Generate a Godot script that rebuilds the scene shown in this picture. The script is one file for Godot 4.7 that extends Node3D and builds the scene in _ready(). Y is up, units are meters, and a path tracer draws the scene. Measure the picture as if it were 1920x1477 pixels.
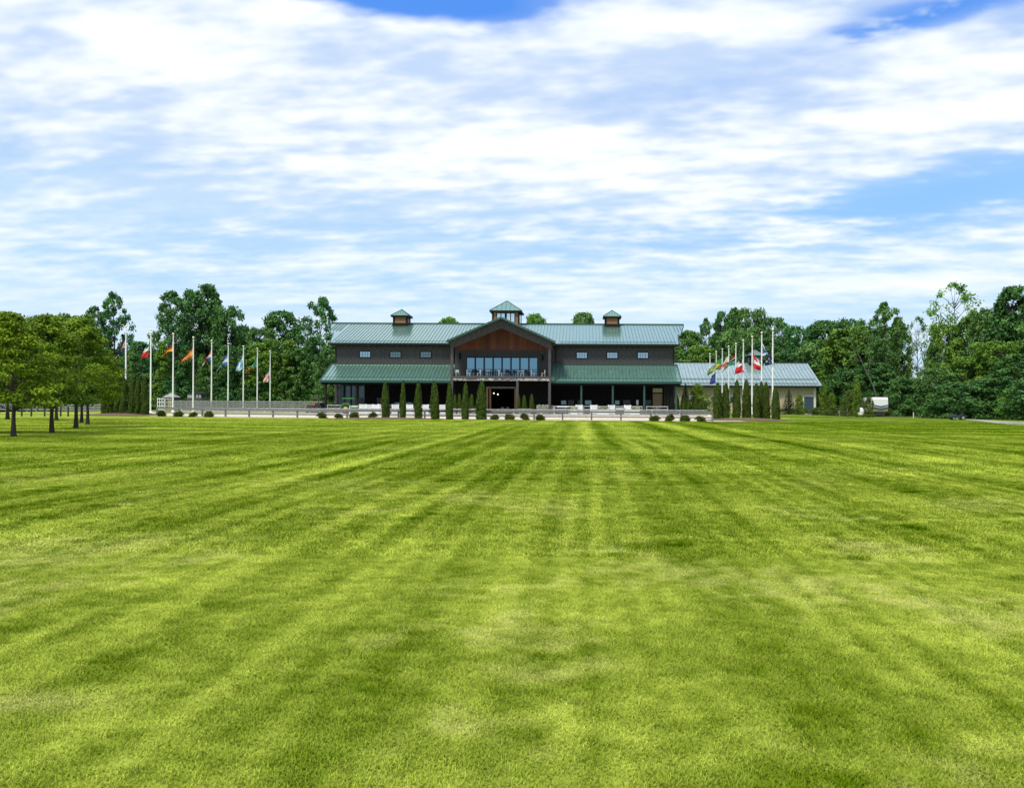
extends Node3D

# The photograph's lens: the picture's vanishing point lies right of its middle (a crop), so the lens is shifted.
const F := 1500.0      # focal length in photo pixels
const VX := 1090.0     # vanishing point of the building's depth lines
const VY := 761.0      # horizon
const EYE := 1.6
const ROLL := 0.0044
const EXPOSURE := 2.3

var rng := RandomNumberGenerator.new()
var used := {}
var M := {}
var n_broad := FastNoiseLite.new()
var n_mid := FastNoiseLite.new()
var n_fine := FastNoiseLite.new()
var n_patch := FastNoiseLite.new()
var n_cloud := FastNoiseLite.new()
var n_shade := FastNoiseLite.new()
var n_wisp := FastNoiseLite.new()


class MB:
	var v := PackedVector3Array()
	var n := PackedVector3Array()
	var c := PackedColorArray()
	var uv := PackedVector2Array()
	var ix := PackedInt32Array()
	var col := Color.WHITE

	func quad(a: Vector3, b: Vector3, cc: Vector3, d: Vector3) -> void:   # counter-clockwise seen from outside
		var nn := (cc - a).cross(d - b).normalized()
		var k := v.size()
		v.append(a); v.append(b); v.append(cc); v.append(d)
		for i in 4:
			n.append(nn); c.append(col); uv.append(Vector2.ZERO)
		ix.append(k); ix.append(k + 2); ix.append(k + 1); ix.append(k); ix.append(k + 3); ix.append(k + 2)

	func tri(a: Vector3, b: Vector3, cc: Vector3) -> void:
		var nn := (b - a).cross(cc - a).normalized()
		var k := v.size()
		v.append(a); v.append(b); v.append(cc)
		for i in 3:
			n.append(nn); c.append(col); uv.append(Vector2.ZERO)
		ix.append(k); ix.append(k + 2); ix.append(k + 1)

	func box(at: Vector3, size: Vector3, b := Basis()) -> void:
		var x := b.x * size.x * 0.5
		var y := b.y * size.y * 0.5
		var z := b.z * size.z * 0.5
		quad(at - x - y + z, at + x - y + z, at + x + y + z, at - x + y + z)
		quad(at + x - y - z, at - x - y - z, at - x + y - z, at + x + y - z)
		quad(at + x - y + z, at + x - y - z, at + x + y - z, at + x + y + z)
		quad(at - x - y - z, at - x - y + z, at - x + y + z, at - x + y - z)
		quad(at - x + y + z, at + x + y + z, at + x + y - z, at - x + y - z)
		quad(at - x - y - z, at + x - y - z, at + x - y + z, at - x - y + z)

	func span(x0: float, x1: float, y0: float, y1: float, z0: float, z1: float) -> void:
		box(Vector3((x0 + x1) / 2, (y0 + y1) / 2, (z0 + z1) / 2), Vector3(absf(x1 - x0), absf(y1 - y0), absf(z1 - z0)))

	func bar(a: Vector3, b: Vector3, w: float, h: float) -> void:
		var y := (b - a)
		var l := y.length()
		y /= l
		var x := y.cross(Vector3.UP if absf(y.y) < 0.95 else Vector3.BACK).normalized()
		box((a + b) / 2, Vector3(w, l, h), Basis(x, y, x.cross(y)))

	func tube(pts: Array, radii: Array, sides := 8, cap := true) -> void:
		var k := v.size()
		for i in pts.size():
			var t: Vector3 = (pts[mini(i + 1, pts.size() - 1)] - pts[maxi(i - 1, 0)]).normalized()
			var x := t.cross(Vector3.FORWARD if absf(t.z) < 0.9 else Vector3.RIGHT).normalized()
			var y := t.cross(x)
			for s in sides + 1:
				var a := TAU * s / sides
				var r := x * cos(a) + y * sin(a)
				v.append(pts[i] + r * radii[i]); n.append(r); c.append(col); uv.append(Vector2(float(s) / sides, i))
		for i in pts.size() - 1:
			for s in sides:
				var a := k + i * (sides + 1) + s
				var b := a + sides + 1
				ix.append(a); ix.append(b); ix.append(a + 1); ix.append(a + 1); ix.append(b); ix.append(b + 1)
		if cap:
			for e in [0, pts.size() - 1]:
				var kk := v.size()
				var o: Vector3 = (pts[0] - pts[1]).normalized() if e == 0 else (pts[e] - pts[e - 1]).normalized()
				for s in sides:
					v.append(v[k + e * (sides + 1) + s]); n.append(o); c.append(col); uv.append(Vector2.ZERO)
				for s in range(1, sides - 1):
					if e == 0:
						ix.append(kk); ix.append(kk + s); ix.append(kk + s + 1)
					else:
						ix.append(kk); ix.append(kk + s + 1); ix.append(kk + s)

	# a profile of (radius, height) turned about an axis through "at"
	func lathe(prof: Array, at: Vector3, sides := 12, b := Basis()) -> void:
		for i in prof.size() - 1:
			var p: Vector2 = prof[i]
			var q: Vector2 = prof[i + 1]
			var e := (q - p).normalized()
			for s in sides:
				var a0 := TAU * s / sides
				var a1 := TAU * (s + 1) / sides
				var k := v.size()
				for w in [[p, a0], [p, a1], [q, a1], [q, a0]]:
					var r: Vector3 = Vector3(sin(w[1]), 0, cos(w[1]))
					v.append(at + b * (r * w[0].x + Vector3(0, w[0].y, 0)))
					n.append(b * (r * e.y - Vector3(0, e.x, 0)).normalized())
					c.append(col); uv.append(Vector2.ZERO)
				ix.append(k); ix.append(k + 2); ix.append(k + 1); ix.append(k); ix.append(k + 3); ix.append(k + 2)

	# a flat polygon (counter-clockwise seen from +z) pushed back by depth, edges included
	func prism(poly: PackedVector2Array, z_front: float, depth: float) -> void:
		var tris := Geometry2D.triangulate_polygon(poly)
		for side in 2:
			var z := z_front if side == 0 else z_front - depth
			for i in range(0, tris.size(), 3):
				var p := []
				for j in 3:
					var q := poly[tris[i + j]]
					p.append(Vector3(q.x, q.y, z))
				var up: bool = (p[1] - p[0]).cross(p[2] - p[0]).z > 0
				if up == (side == 0):
					tri(p[0], p[1], p[2])
				else:
					tri(p[0], p[2], p[1])
		for i in poly.size():
			var a := poly[i]
			var b := poly[(i + 1) % poly.size()]
			quad(Vector3(a.x, a.y, z_front - depth), Vector3(b.x, b.y, z_front - depth), Vector3(b.x, b.y, z_front), Vector3(a.x, a.y, z_front))

	# a slab with that upper face (counter-clockwise from above) and thickness
	func slab(a: Vector3, b: Vector3, cc: Vector3, d: Vector3, t: float) -> void:
		var o := Vector3(0, -t, 0)
		quad(a, b, cc, d)
		quad(d + o, cc + o, b + o, a + o)
		quad(a + o, b + o, b, a); quad(b + o, cc + o, cc, b); quad(cc + o, d + o, d, cc); quad(d + o, a + o, a, d)

	func leaf(p: Vector3, nrm: Vector3, s: float, rot: float, asp: float) -> void:
		var t := nrm.cross(Vector3.UP if absf(nrm.y) < 0.9 else Vector3.RIGHT).normalized()
		var b := nrm.cross(t)
		var t2 := (t * cos(rot) + b * sin(rot)) * s
		var b2 := (b * cos(rot) - t * sin(rot)) * s * asp
		var k := v.size()
		v.append(p - t2); v.append(p - b2 + t2 * 0.1); v.append(p + t2); v.append(p + b2 + t2 * 0.1)
		for i in 4:
			n.append(nrm); c.append(col); uv.append(Vector2.ZERO)
		ix.append(k); ix.append(k + 2); ix.append(k + 1); ix.append(k); ix.append(k + 3); ix.append(k + 2)

	func mesh() -> ArrayMesh:
		var a := []
		a.resize(Mesh.ARRAY_MAX)
		a[Mesh.ARRAY_VERTEX] = v
		a[Mesh.ARRAY_NORMAL] = n
		a[Mesh.ARRAY_COLOR] = c
		a[Mesh.ARRAY_TEX_UV] = uv
		a[Mesh.ARRAY_INDEX] = ix
		var m := ArrayMesh.new()
		m.add_surface_from_arrays(Mesh.PRIMITIVE_TRIANGLES, a)
		return m


func lin(r: float, g: float, b: float) -> Color:   # a picture colour (0-255) as linear light
	return Color(r / 255.0, g / 255.0, b / 255.0).srgb_to_linear()

func pt(px: float, py: float, d: float) -> Vector3:   # what the photograph shows at that pixel, d metres into the scene
	var dx := px - VX
	var dy := py - VY
	return Vector3((dx + ROLL * dy) * d / F, EYE - (dy - ROLL * dx) * d / F, -d)

func gx(px: float, d: float) -> float:
	return (px - VX) * d / F

func ground_at(x: float, z: float) -> float:
	var d := -z
	var pad := smoothstep(96.0, 109.0, d) * (1.0 - smoothstep(30.0, 46.0, x)) * 0.45
	var near := 1.0 - smoothstep(55.0, 80.0, d)
	return pad + near * 0.03 * sin(x * 0.31 + 1.0) * cos(z * 0.27) + 0.25 * smoothstep(150.0, 240.0, d)

func on_ground(px: float, d: float) -> Vector3:
	var x := gx(px, d)
	return Vector3(x, ground_at(x, -d), -d)

func nm(called: String, parent: Node) -> String:
	var key := "%d/%s" % [parent.get_instance_id(), called]
	var k: int = used.get(key, 0)
	used[key] = k + 1
	return called if k == 0 else "%s_%03d" % [called, k]

func tag(o: Node, label: String, category := "", group := "", kind := "") -> Node:
	if label: o.set_meta("label", label)
	if category: o.set_meta("category", category)
	if group: o.set_meta("group", group)
	if kind: o.set_meta("kind", kind)
	elif category: o.set_meta("kind", "thing")
	return o

func base(called: String, at: Vector3, label: String, category: String, group := "", turn := 0.0) -> Node3D:
	var o := Node3D.new()
	o.name = nm(called, self)
	add_child(o)
	o.position = at
	o.rotation.y = turn
	tag(o, label, category, group)
	return o

# commits a shape as one mesh; world: its points are in world places, not in the parent's own
func put(called: String, mb: MB, mat: Material, parent: Node = self, world := false) -> MeshInstance3D:
	return put_mesh(called, mb.mesh(), mat, parent, world)

func put_mesh(called: String, m: Mesh, mat: Material, parent: Node = self, world := false) -> MeshInstance3D:
	var o := MeshInstance3D.new()
	o.name = nm(called, parent)
	o.mesh = m
	o.set_surface_override_material(0, mat)
	parent.add_child(o)
	if world and parent != self:
		o.position = -(parent as Node3D).global_position
	return o

func copy(o: Node3D, at: Vector3, label: String, turn := 0.0, size := Vector3.ONE) -> Node3D:
	var c: Node3D = o.duplicate()
	c.name = nm(String(o.name).trim_suffix("_proto"), self)
	add_child(c)
	c.visible = true
	c.position = at
	c.rotation.y = turn
	c.scale = size
	if label: c.set_meta("label", label)
	return c

func stuff(o: Node) -> Node:
	o.set_meta("kind", "stuff")
	return o

func mat(called: String, color: Color, rough := 0.8, metal := 0.0, vertex := false) -> StandardMaterial3D:
	var m := StandardMaterial3D.new()
	m.resource_name = called
	m.albedo_color = color.linear_to_srgb()
	m.roughness = rough
	m.metallic = metal
	m.vertex_color_use_as_albedo = vertex
	M[called] = m
	return m

func noise_tex(freq: float, lo: float, hi: float, seed_: int, w := 256, h := 256, octaves := 4) -> NoiseTexture2D:
	var t := NoiseTexture2D.new()
	var nn := FastNoiseLite.new()
	nn.noise_type = FastNoiseLite.TYPE_SIMPLEX_SMOOTH
	nn.frequency = freq
	nn.fractal_octaves = octaves
	nn.seed = seed_
	t.noise = nn
	t.width = w
	t.height = h
	t.seamless = true
	var g := Gradient.new()
	g.set_color(0, Color(lo, lo, lo)); g.set_color(1, Color(hi, hi, hi))
	t.color_ramp = g
	return t

func wear(m: StandardMaterial3D, tex: Texture2D, scale: Vector3) -> void:
	m.albedo_texture = tex
	m.uv1_triplanar = true
	m.uv1_world_triplanar = true
	m.uv1_scale = scale


# ---------------------------------------------------------------- sky

func blob(az: float, el: float, px: float, py: float, wx: float, wy: float, tilt := 0.0) -> float:
	var a := rad_to_deg(atan((px - VX) / F))
	var e := rad_to_deg(atan((VY - py) / F))
	var dx := az - a
	var dy := el - e - tilt * dx
	dx /= wx * 0.0382
	dy /= wy * 0.0382
	return exp(-dx * dx - dy * dy)

func sky_color(az: float, el: float) -> Color:
	var ra := deg_to_rad(az)
	var re := deg_to_rad(maxf(el, 0.2))
	var hgt := sin(re)
	var k := 1.0 / (hgt + 0.10)
	var x := cos(re) * sin(ra) * k
	var z := cos(re) * cos(ra) * k
	var wob := n_wisp.get_noise_2d(x * 0.5, z * 0.5) * 0.16
	var lod := 0.22 + 0.78 * smoothstep(2.0, 15.0, el)
	var zz := z + 0.10 * x          # the rolls of cloud run a little aslant
	var big := n_cloud.get_noise_2d(x * 0.6 + wob, zz * 1.6 + 3.0)
	var det := n_shade.get_noise_2d(x * 1.8 + 7.0, zz * 3.7 + wob) * lod
	var fine := n_wisp.get_noise_2d(x * 4.6, zz * 9.0 + 30.0) * lod
	var rip := n_wisp.get_noise_2d(x * 1.7 + 11.0, zz * 4.2 + wob) * lod
	var cov := 0.66 + big * 0.75 + det * 0.42 + rip * 0.42 + fine * 0.30
	var wht := 0.06 + big * 0.5 + det * 0.9 + rip * 0.75 + fine * 0.45
	var gaps := 0.0
	if absf(az) < 62.0 and el < 36.0:
		var b1 := blob(az, el, 330, 8, 560, 36, -0.02)
		var b2 := blob(az, el, 820, 6, 210, 38)
		var b3 := blob(az, el, 1740, 84, 230, 26, 0.10)
		var b8 := blob(az, el, 1740, 400, 360, 55, 0.10)
		gaps = b1 + b2 + b3 + b8
		cov += -1.5 * b1 - 1.4 * b2 - 1.3 * b3 * (0.8 + 1.6 * fine + 0.8 * rip) - 1.25 * b8 - 0.35 * blob(az, el, 250, 540, 500, 40) - 0.25 * blob(az, el, 1500, 510, 420, 34)
		var w5 := blob(az, el, 1760, 230, 360, 62, 0.09)
		var w6 := blob(az, el, 940, 290, 330, 50, 0.03)
		var w7 := blob(az, el, 260, 130, 420, 70)
		var w10 := blob(az, el, 1750, 545, 330, 17, 0.06)
		var w12 := blob(az, el, 140, 265, 330, 60)
		cov += 0.55 * w12
		wht += 0.25 * w12
		var w11 := blob(az, el, 1180, 50, 260, 42)
		cov += 1.0 * w5 + 0.7 * w6 + 0.5 * w7 + 0.8 * w10 + 0.6 * w11
		wht += 0.75 * w5 + 0.75 * w6 + 0.45 * w7 + 0.5 * w10 + 0.4 * w11 - 0.45 * blob(az, el, 1260, 150, 330, 52) - 0.45 * blob(az, el, 330, 420, 480, 60) - 0.3 * blob(az, el, 800, 180, 300, 40)
	cov = smoothstep(-0.42, 0.72, cov)
	cov += (1.0 - cov) * 0.46 * (1.0 - minf(1.0, gaps))   # a thin veil nearly everywhere
	wht = smoothstep(-0.60, 1.15, wht)
	var top := lin(88, 152, 246)
	var mid := lin(150, 203, 255)
	var low := lin(196, 228, 255)
	var blue := mid.lerp(top, smoothstep(13.0, 27.0, el)) if el > 13.0 else low.lerp(mid, smoothstep(2.0, 13.0, el))
	blue = blue.lerp(lin(40, 95, 205), smoothstep(27.0, 60.0, el))
	var shade := lin(200, 222, 253).lerp(lin(200, 232, 255), 1.0 - smoothstep(6.0, 20.0, el))
	var cloud := shade.lerp(Color(1.04, 1.08, 1.10), wht)
	var fade := smoothstep(0.0, 9.0, el)
	return blue.lerp(cloud, cov * (0.55 + 0.45 * fade))

func make_sky() -> Sky:
	var w := 1024
	var h := 512
	var im := Image.create(w, h, false, Image.FORMAT_RGBF)
	for r in h / 2 + 2:
		var el := 90.0 - (r + 0.5) / h * 180.0
		for c in w:
			var az := (c + 0.5) / w * 360.0
			im.set_pixel(c, r, sky_color(az if az < 180.0 else az - 360.0, el) * (1.0 / EXPOSURE))
	im.fill_rect(Rect2i(0, h / 2 + 2, w, h / 2 - 2), Color(0.20, 0.26, 0.14))
	im.resize(4096, 2048, Image.INTERPOLATE_BILINEAR)
	for r in range(650, 1034):
		var el := 90.0 - (r + 0.5) / 2048.0 * 180.0
		for c in range(-500, 500):
			im.set_pixel((c + 4096) % 4096, r, sky_color((c + 0.5) / 4096.0 * 360.0, el) * (1.0 / EXPOSURE))
	var s := Sky.new()
	var p := PanoramaSkyMaterial.new()
	p.panorama = ImageTexture.create_from_image(im)
	s.sky_material = p
	return s


# ---------------------------------------------------------------- plants

# One tree: tufts of leaves round the ends of limbs. Returns [trunk mesh, crown mesh]; 10 m tall, 7 m wide at size 1.
func grow(seed_: int, o: Dictionary) -> Array:
	rng.seed = seed_
	var h: float = o.get("h", 10.0)
	var r: float = o.get("r", 3.5)
	var clear: float = o.get("clear", 2.0)
	var shape: String = o.get("shape", "round")
	var tufts: int = o.get("tufts", 70)
	var per: int = o.get("per", 130)
	var tr: float = o.get("tuft_r", 1.0)
	var flat: float = o.get("flat", 0.65)
	var ls: float = o.get("leaf", 0.2)
	var bias: float = o.get("up", 0.5)
	var pal: Array = o.get("pal", [Color(0.05, 0.11, 0.02), Color(0.08, 0.14, 0.025)])
	var t := MB.new()
	var c := MB.new()
	var lean := Vector3(rng.randf_range(-0.3, 0.3), 0, rng.randf_range(-0.3, 0.3))
	var spine := []
	var radii := []
	var tw: float = o.get("trunk", 0.2)
	for i in 8:
		var f := i / 7.0
		spine.append(Vector3(lean.x * f * f + rng.randf_range(-0.05, 0.05) * i * 0.5, f * h * 0.86, lean.z * f * f + rng.randf_range(-0.05, 0.05) * i * 0.5))
		radii.append(tw * (1.0 - 0.88 * f) * (1.35 if i == 0 else 1.0))
	t.tube(spine, radii, 9)
	# the root flare
	for k in 5:
		var a := TAU * k / 5.0 + rng.randf() * 0.6
		t.tube([Vector3(cos(a), 0, sin(a)) * tw * 1.9 + Vector3(0, -0.05, 0), Vector3(cos(a), 0, sin(a)) * tw * 0.8 + Vector3(0, tw * 1.6, 0)], [tw * 0.22, tw * 0.35], 5)
	var lobes := []
	for k in 5:
		lobes.append([rng.randf() * TAU, rng.randf_range(0.75, 1.2)])
	for k in tufts:
		var f := (k + rng.randf()) / tufts
		var y := lerpf(clear, h, f)
		var prof := 1.0
		match shape:
			"round": prof = sqrt(maxf(0.0, 1.0 - pow(f * 1.75 - 0.75, 2.0))) if f > 0.4286 else 0.62 + 0.38 * sqrt(f / 0.4286)
			"tall": prof = pow(sin(PI * clampf(0.12 + f * 0.86, 0.0, 1.0)), 0.7)
			"cone": prof = 1.0 - 0.93 * f
			"egg": prof = (0.72 + 0.28 * minf(f / 0.22, 1.0)) * minf(1.0, pow(1.0 - f, 0.62) * 1.22)
			"vase": prof = 0.35 + 0.75 * pow(f, 0.7) if f < 0.75 else 1.0 - 1.1 * (f - 0.75)
			"bush": prof = sqrt(maxf(0.02, 1.0 - f * f))
		var a := rng.randf() * TAU
		var lobe := 0.0
		for l in lobes:
			lobe = maxf(lobe, l[1] * maxf(0.0, cos(a - l[0])))
		var rad := r * prof * (0.55 + 0.45 * lobe) * sqrt(rng.randf_range(0.12 if k % 3 else 0.5, 1.0))
		var at := Vector3(cos(a) * rad, y, sin(a) * rad) + lean * f
		var s := tr * rng.randf_range(0.65, 1.25) * (0.55 + 0.45 * prof)
		at.y = minf(at.y, h - s * flat)
		if rad > s * 0.4 and k % 2 == 0:
			var hh := clampf(y - rad * 0.6, clear * 0.85, h * 0.8)
			var q := hh / (h * 0.86) * 7.0
			var p0: Vector3 = (spine[int(q)] as Vector3).lerp(spine[mini(int(q) + 1, 7)], q - int(q))
			var lr := maxf(0.03, tw * 0.36 * (1.0 - 0.75 * f))
			t.tube([p0, p0.lerp(at, 0.5) + Vector3(0, 0.12 * rad, 0), at], [lr, lr * 0.65, lr * 0.2], 5, false)
		var tint := (pal[0] as Color).lerp(pal[1], rng.randf()) * rng.randf_range(0.8, 1.2)
		for j in per:
			var u := Vector3(rng.randfn(), rng.randfn(), rng.randfn()).normalized()
			var sh := rng.randf_range(0.35, 1.0) if j % 3 else rng.randf_range(0.7, 1.45)
			var p := at + Vector3(u.x, u.y * flat, u.z) * s * sh + Vector3(0, rng.randfn() * 0.08 * s, 0)
			var nn := (u * (1.0 - bias) + Vector3(0, bias, 0) + Vector3(rng.randfn(), rng.randfn(), rng.randfn()) * 0.45).normalized()
			c.col = tint * rng.randf_range(0.78, 1.25)
			c.leaf(p, nn, ls * rng.randf_range(0.6, 1.3), rng.randf() * TAU, 0.62)
	return [t.mesh(), c.mesh()]

# a clipped or naturally narrow evergreen column, 4.4 m tall
func grow_column(seed_: int, h: float, r: float, leaves: int) -> Array:
	rng.seed = seed_
	var t := MB.new()
	t.tube([Vector3.ZERO, Vector3(0, h * 0.5, 0), Vector3(0, h * 0.9, 0)], [0.09, 0.06, 0.02], 6)
	var c := MB.new()
	var ph := rng.randf() * TAU
	var peaks := []
	for k in rng.randi_range(1, 3):
		peaks.append([Vector3(rng.randf_range(-0.22, 0.22), 0, rng.randf_range(-0.22, 0.22)) * r * (0.0 if k == 0 else 1.6), 1.0 if k == 0 else rng.randf_range(0.82, 0.97), 1.0 if k == 0 else 0.62])
	for i in leaves:
		var pk: Array = peaks[0] if rng.randf() < 0.62 else peaks[rng.randi() % peaks.size()]
		var f := rng.randf()
		var ht: float = h * pk[1]
		var prof := minf(pow(clampf(1.0 - f, 0.0, 1.0), 0.46) * 1.14, 0.92 - 0.10 * absf(f - 0.45))
		var a := rng.randf() * TAU
		var bump := 1.0 + 0.10 * sin(a * 3.0 + ph + f * 11.0) + 0.07 * sin(a * 5.0 - f * 23.0)
		var rad: float = r * pk[2] * prof * bump * rng.randf_range(0.62, 1.03) + 0.02
		var p := (pk[0] as Vector3) + Vector3(cos(a) * rad, 0.04 + f * ht, sin(a) * rad)
		var nn := (Vector3(cos(a), 0.25, sin(a)) + Vector3(rng.randfn(), rng.randfn() * 0.5, rng.randfn()) * 0.5).normalized()
		c.col = Color(0.030, 0.062, 0.010).lerp(Color(0.070, 0.110, 0.014), rng.randf()) * rng.randf_range(0.75, 1.25)
		if rng.randf() < 0.02 + 0.10 * maxf(0.0, sin(a * 2.0 + f * 9.0 + ph) - 0.75):
			c.col = Color(0.12, 0.085, 0.03)
		c.leaf(p, nn, rng.randf_range(0.06, 0.13), PI / 2 + rng.randf_range(-0.5, 0.5), 0.5)
	return [t.mesh(), c.mesh()]

# a spruce with whorls of drooping boughs
func grow_spruce(seed_: int, h: float, r: float) -> Array:
	rng.seed = seed_
	var t := MB.new()
	t.tube([Vector3.ZERO, Vector3(0, h * 0.6, 0), Vector3(0, h, 0)], [0.14, 0.07, 0.01], 7)
	var c := MB.new()
	var rows := 15
	for k in rows:
		var f := (k + 0.3) / rows
		var y := 0.25 + f * (h - 0.4)
		for b in 11:
			var a := TAU * (b + 0.5 * (k % 2)) / 11.0 + rng.randf_range(-0.15, 0.15)
			var len_ := r * (1.02 - f) * rng.randf_range(0.8, 1.1)
			var tint := Color(0.028, 0.055, 0.022).lerp(Color(0.05, 0.08, 0.025), rng.randf())
			for j in 26:
				var g := sqrt(rng.randf())
				var side := rng.randf_range(-1, 1) * (1.0 - g * 0.7) * len_ * 0.28
				var p := Vector3(cos(a) * g * len_ - sin(a) * side, y - g * g * len_ * 0.28 + rng.randf_range(-0.06, 0.05), sin(a) * g * len_ + cos(a) * side)
				c.col = tint * rng.randf_range(0.75, 1.3)
				c.leaf(p, Vector3(cos(a) * 0.4 + rng.randfn() * 0.3, 1.0, sin(a) * 0.4 + rng.randfn() * 0.3).normalized(), rng.randf_range(0.09, 0.17), rng.randf() * TAU, 0.4)
	return [t.mesh(), c.mesh()]

func plant(called: String, g: Array, at: Vector3, size: Vector3, turn: float, leaf_mat: Material, label: String, category: String, group := "") -> Node3D:
	var o := base(called, at, label, category, group, turn)
	o.scale = size
	put_mesh("trunk" if category == "tree" else "stem", g[0], M.bark, o)
	put_mesh("crown" if category == "tree" else "foliage", g[1], leaf_mat, o)
	return o


func _ready() -> void:
	setup_noise()
	var cam := Camera3D.new()
	cam.name = "camera"
	cam.projection = Camera3D.PROJECTION_FRUSTUM
	cam.near = 0.1
	cam.far = 3000.0
	cam.keep_aspect = Camera3D.KEEP_HEIGHT
	cam.size = 0.1 * 1477.0 / F
	cam.frustum_offset = Vector2((960.0 - VX) / F, (VY - 738.5) / F) * 0.1
	cam.position = Vector3(0, EYE, 0)
	cam.rotation.z = ROLL
	add_child(cam)
	cam.current = true
	var we := WorldEnvironment.new()
	we.name = "world_environment"
	var env := Environment.new()
	env.background_mode = Environment.BG_SKY
	env.sky = make_sky()
	env.tonemap_mode = Environment.TONE_MAPPER_LINEAR
	env.tonemap_exposure = EXPOSURE
	env.sdfgi_enabled = true
	env.ssao_enabled = true
	env.ssil_enabled = true
	we.environment = env
	add_child(we)
	var sun := DirectionalLight3D.new()
	sun.name = "sun"
	sun.light_energy = 0.5
	sun.light_color = Color(1.0, 0.96, 0.88)
	sun.light_angular_distance = 10.0
	sun.shadow_enabled = true
	sun.rotation_degrees = Vector3(-56, -32, 0)
	add_child(sun)

	materials()
	setting()
	barn()
	annex()
	trees()
	fences()
	flags()
	ring_things()
	vehicles()
	deck_things()
	grass()


func setup_noise() -> void:
	for a in [[n_broad, 0.035, 3, 11], [n_mid, 0.35, 3, 12], [n_fine, 2.2, 2, 13], [n_patch, 0.16, 3, 14], [n_cloud, 0.9, 4, 21], [n_shade, 1.1, 4, 22], [n_wisp, 1.6, 5, 23]]:
		var q: FastNoiseLite = a[0]
		q.noise_type = FastNoiseLite.TYPE_SIMPLEX_SMOOTH
		q.frequency = a[1]
		q.fractal_octaves = a[2]
		q.seed = a[3]


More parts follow.
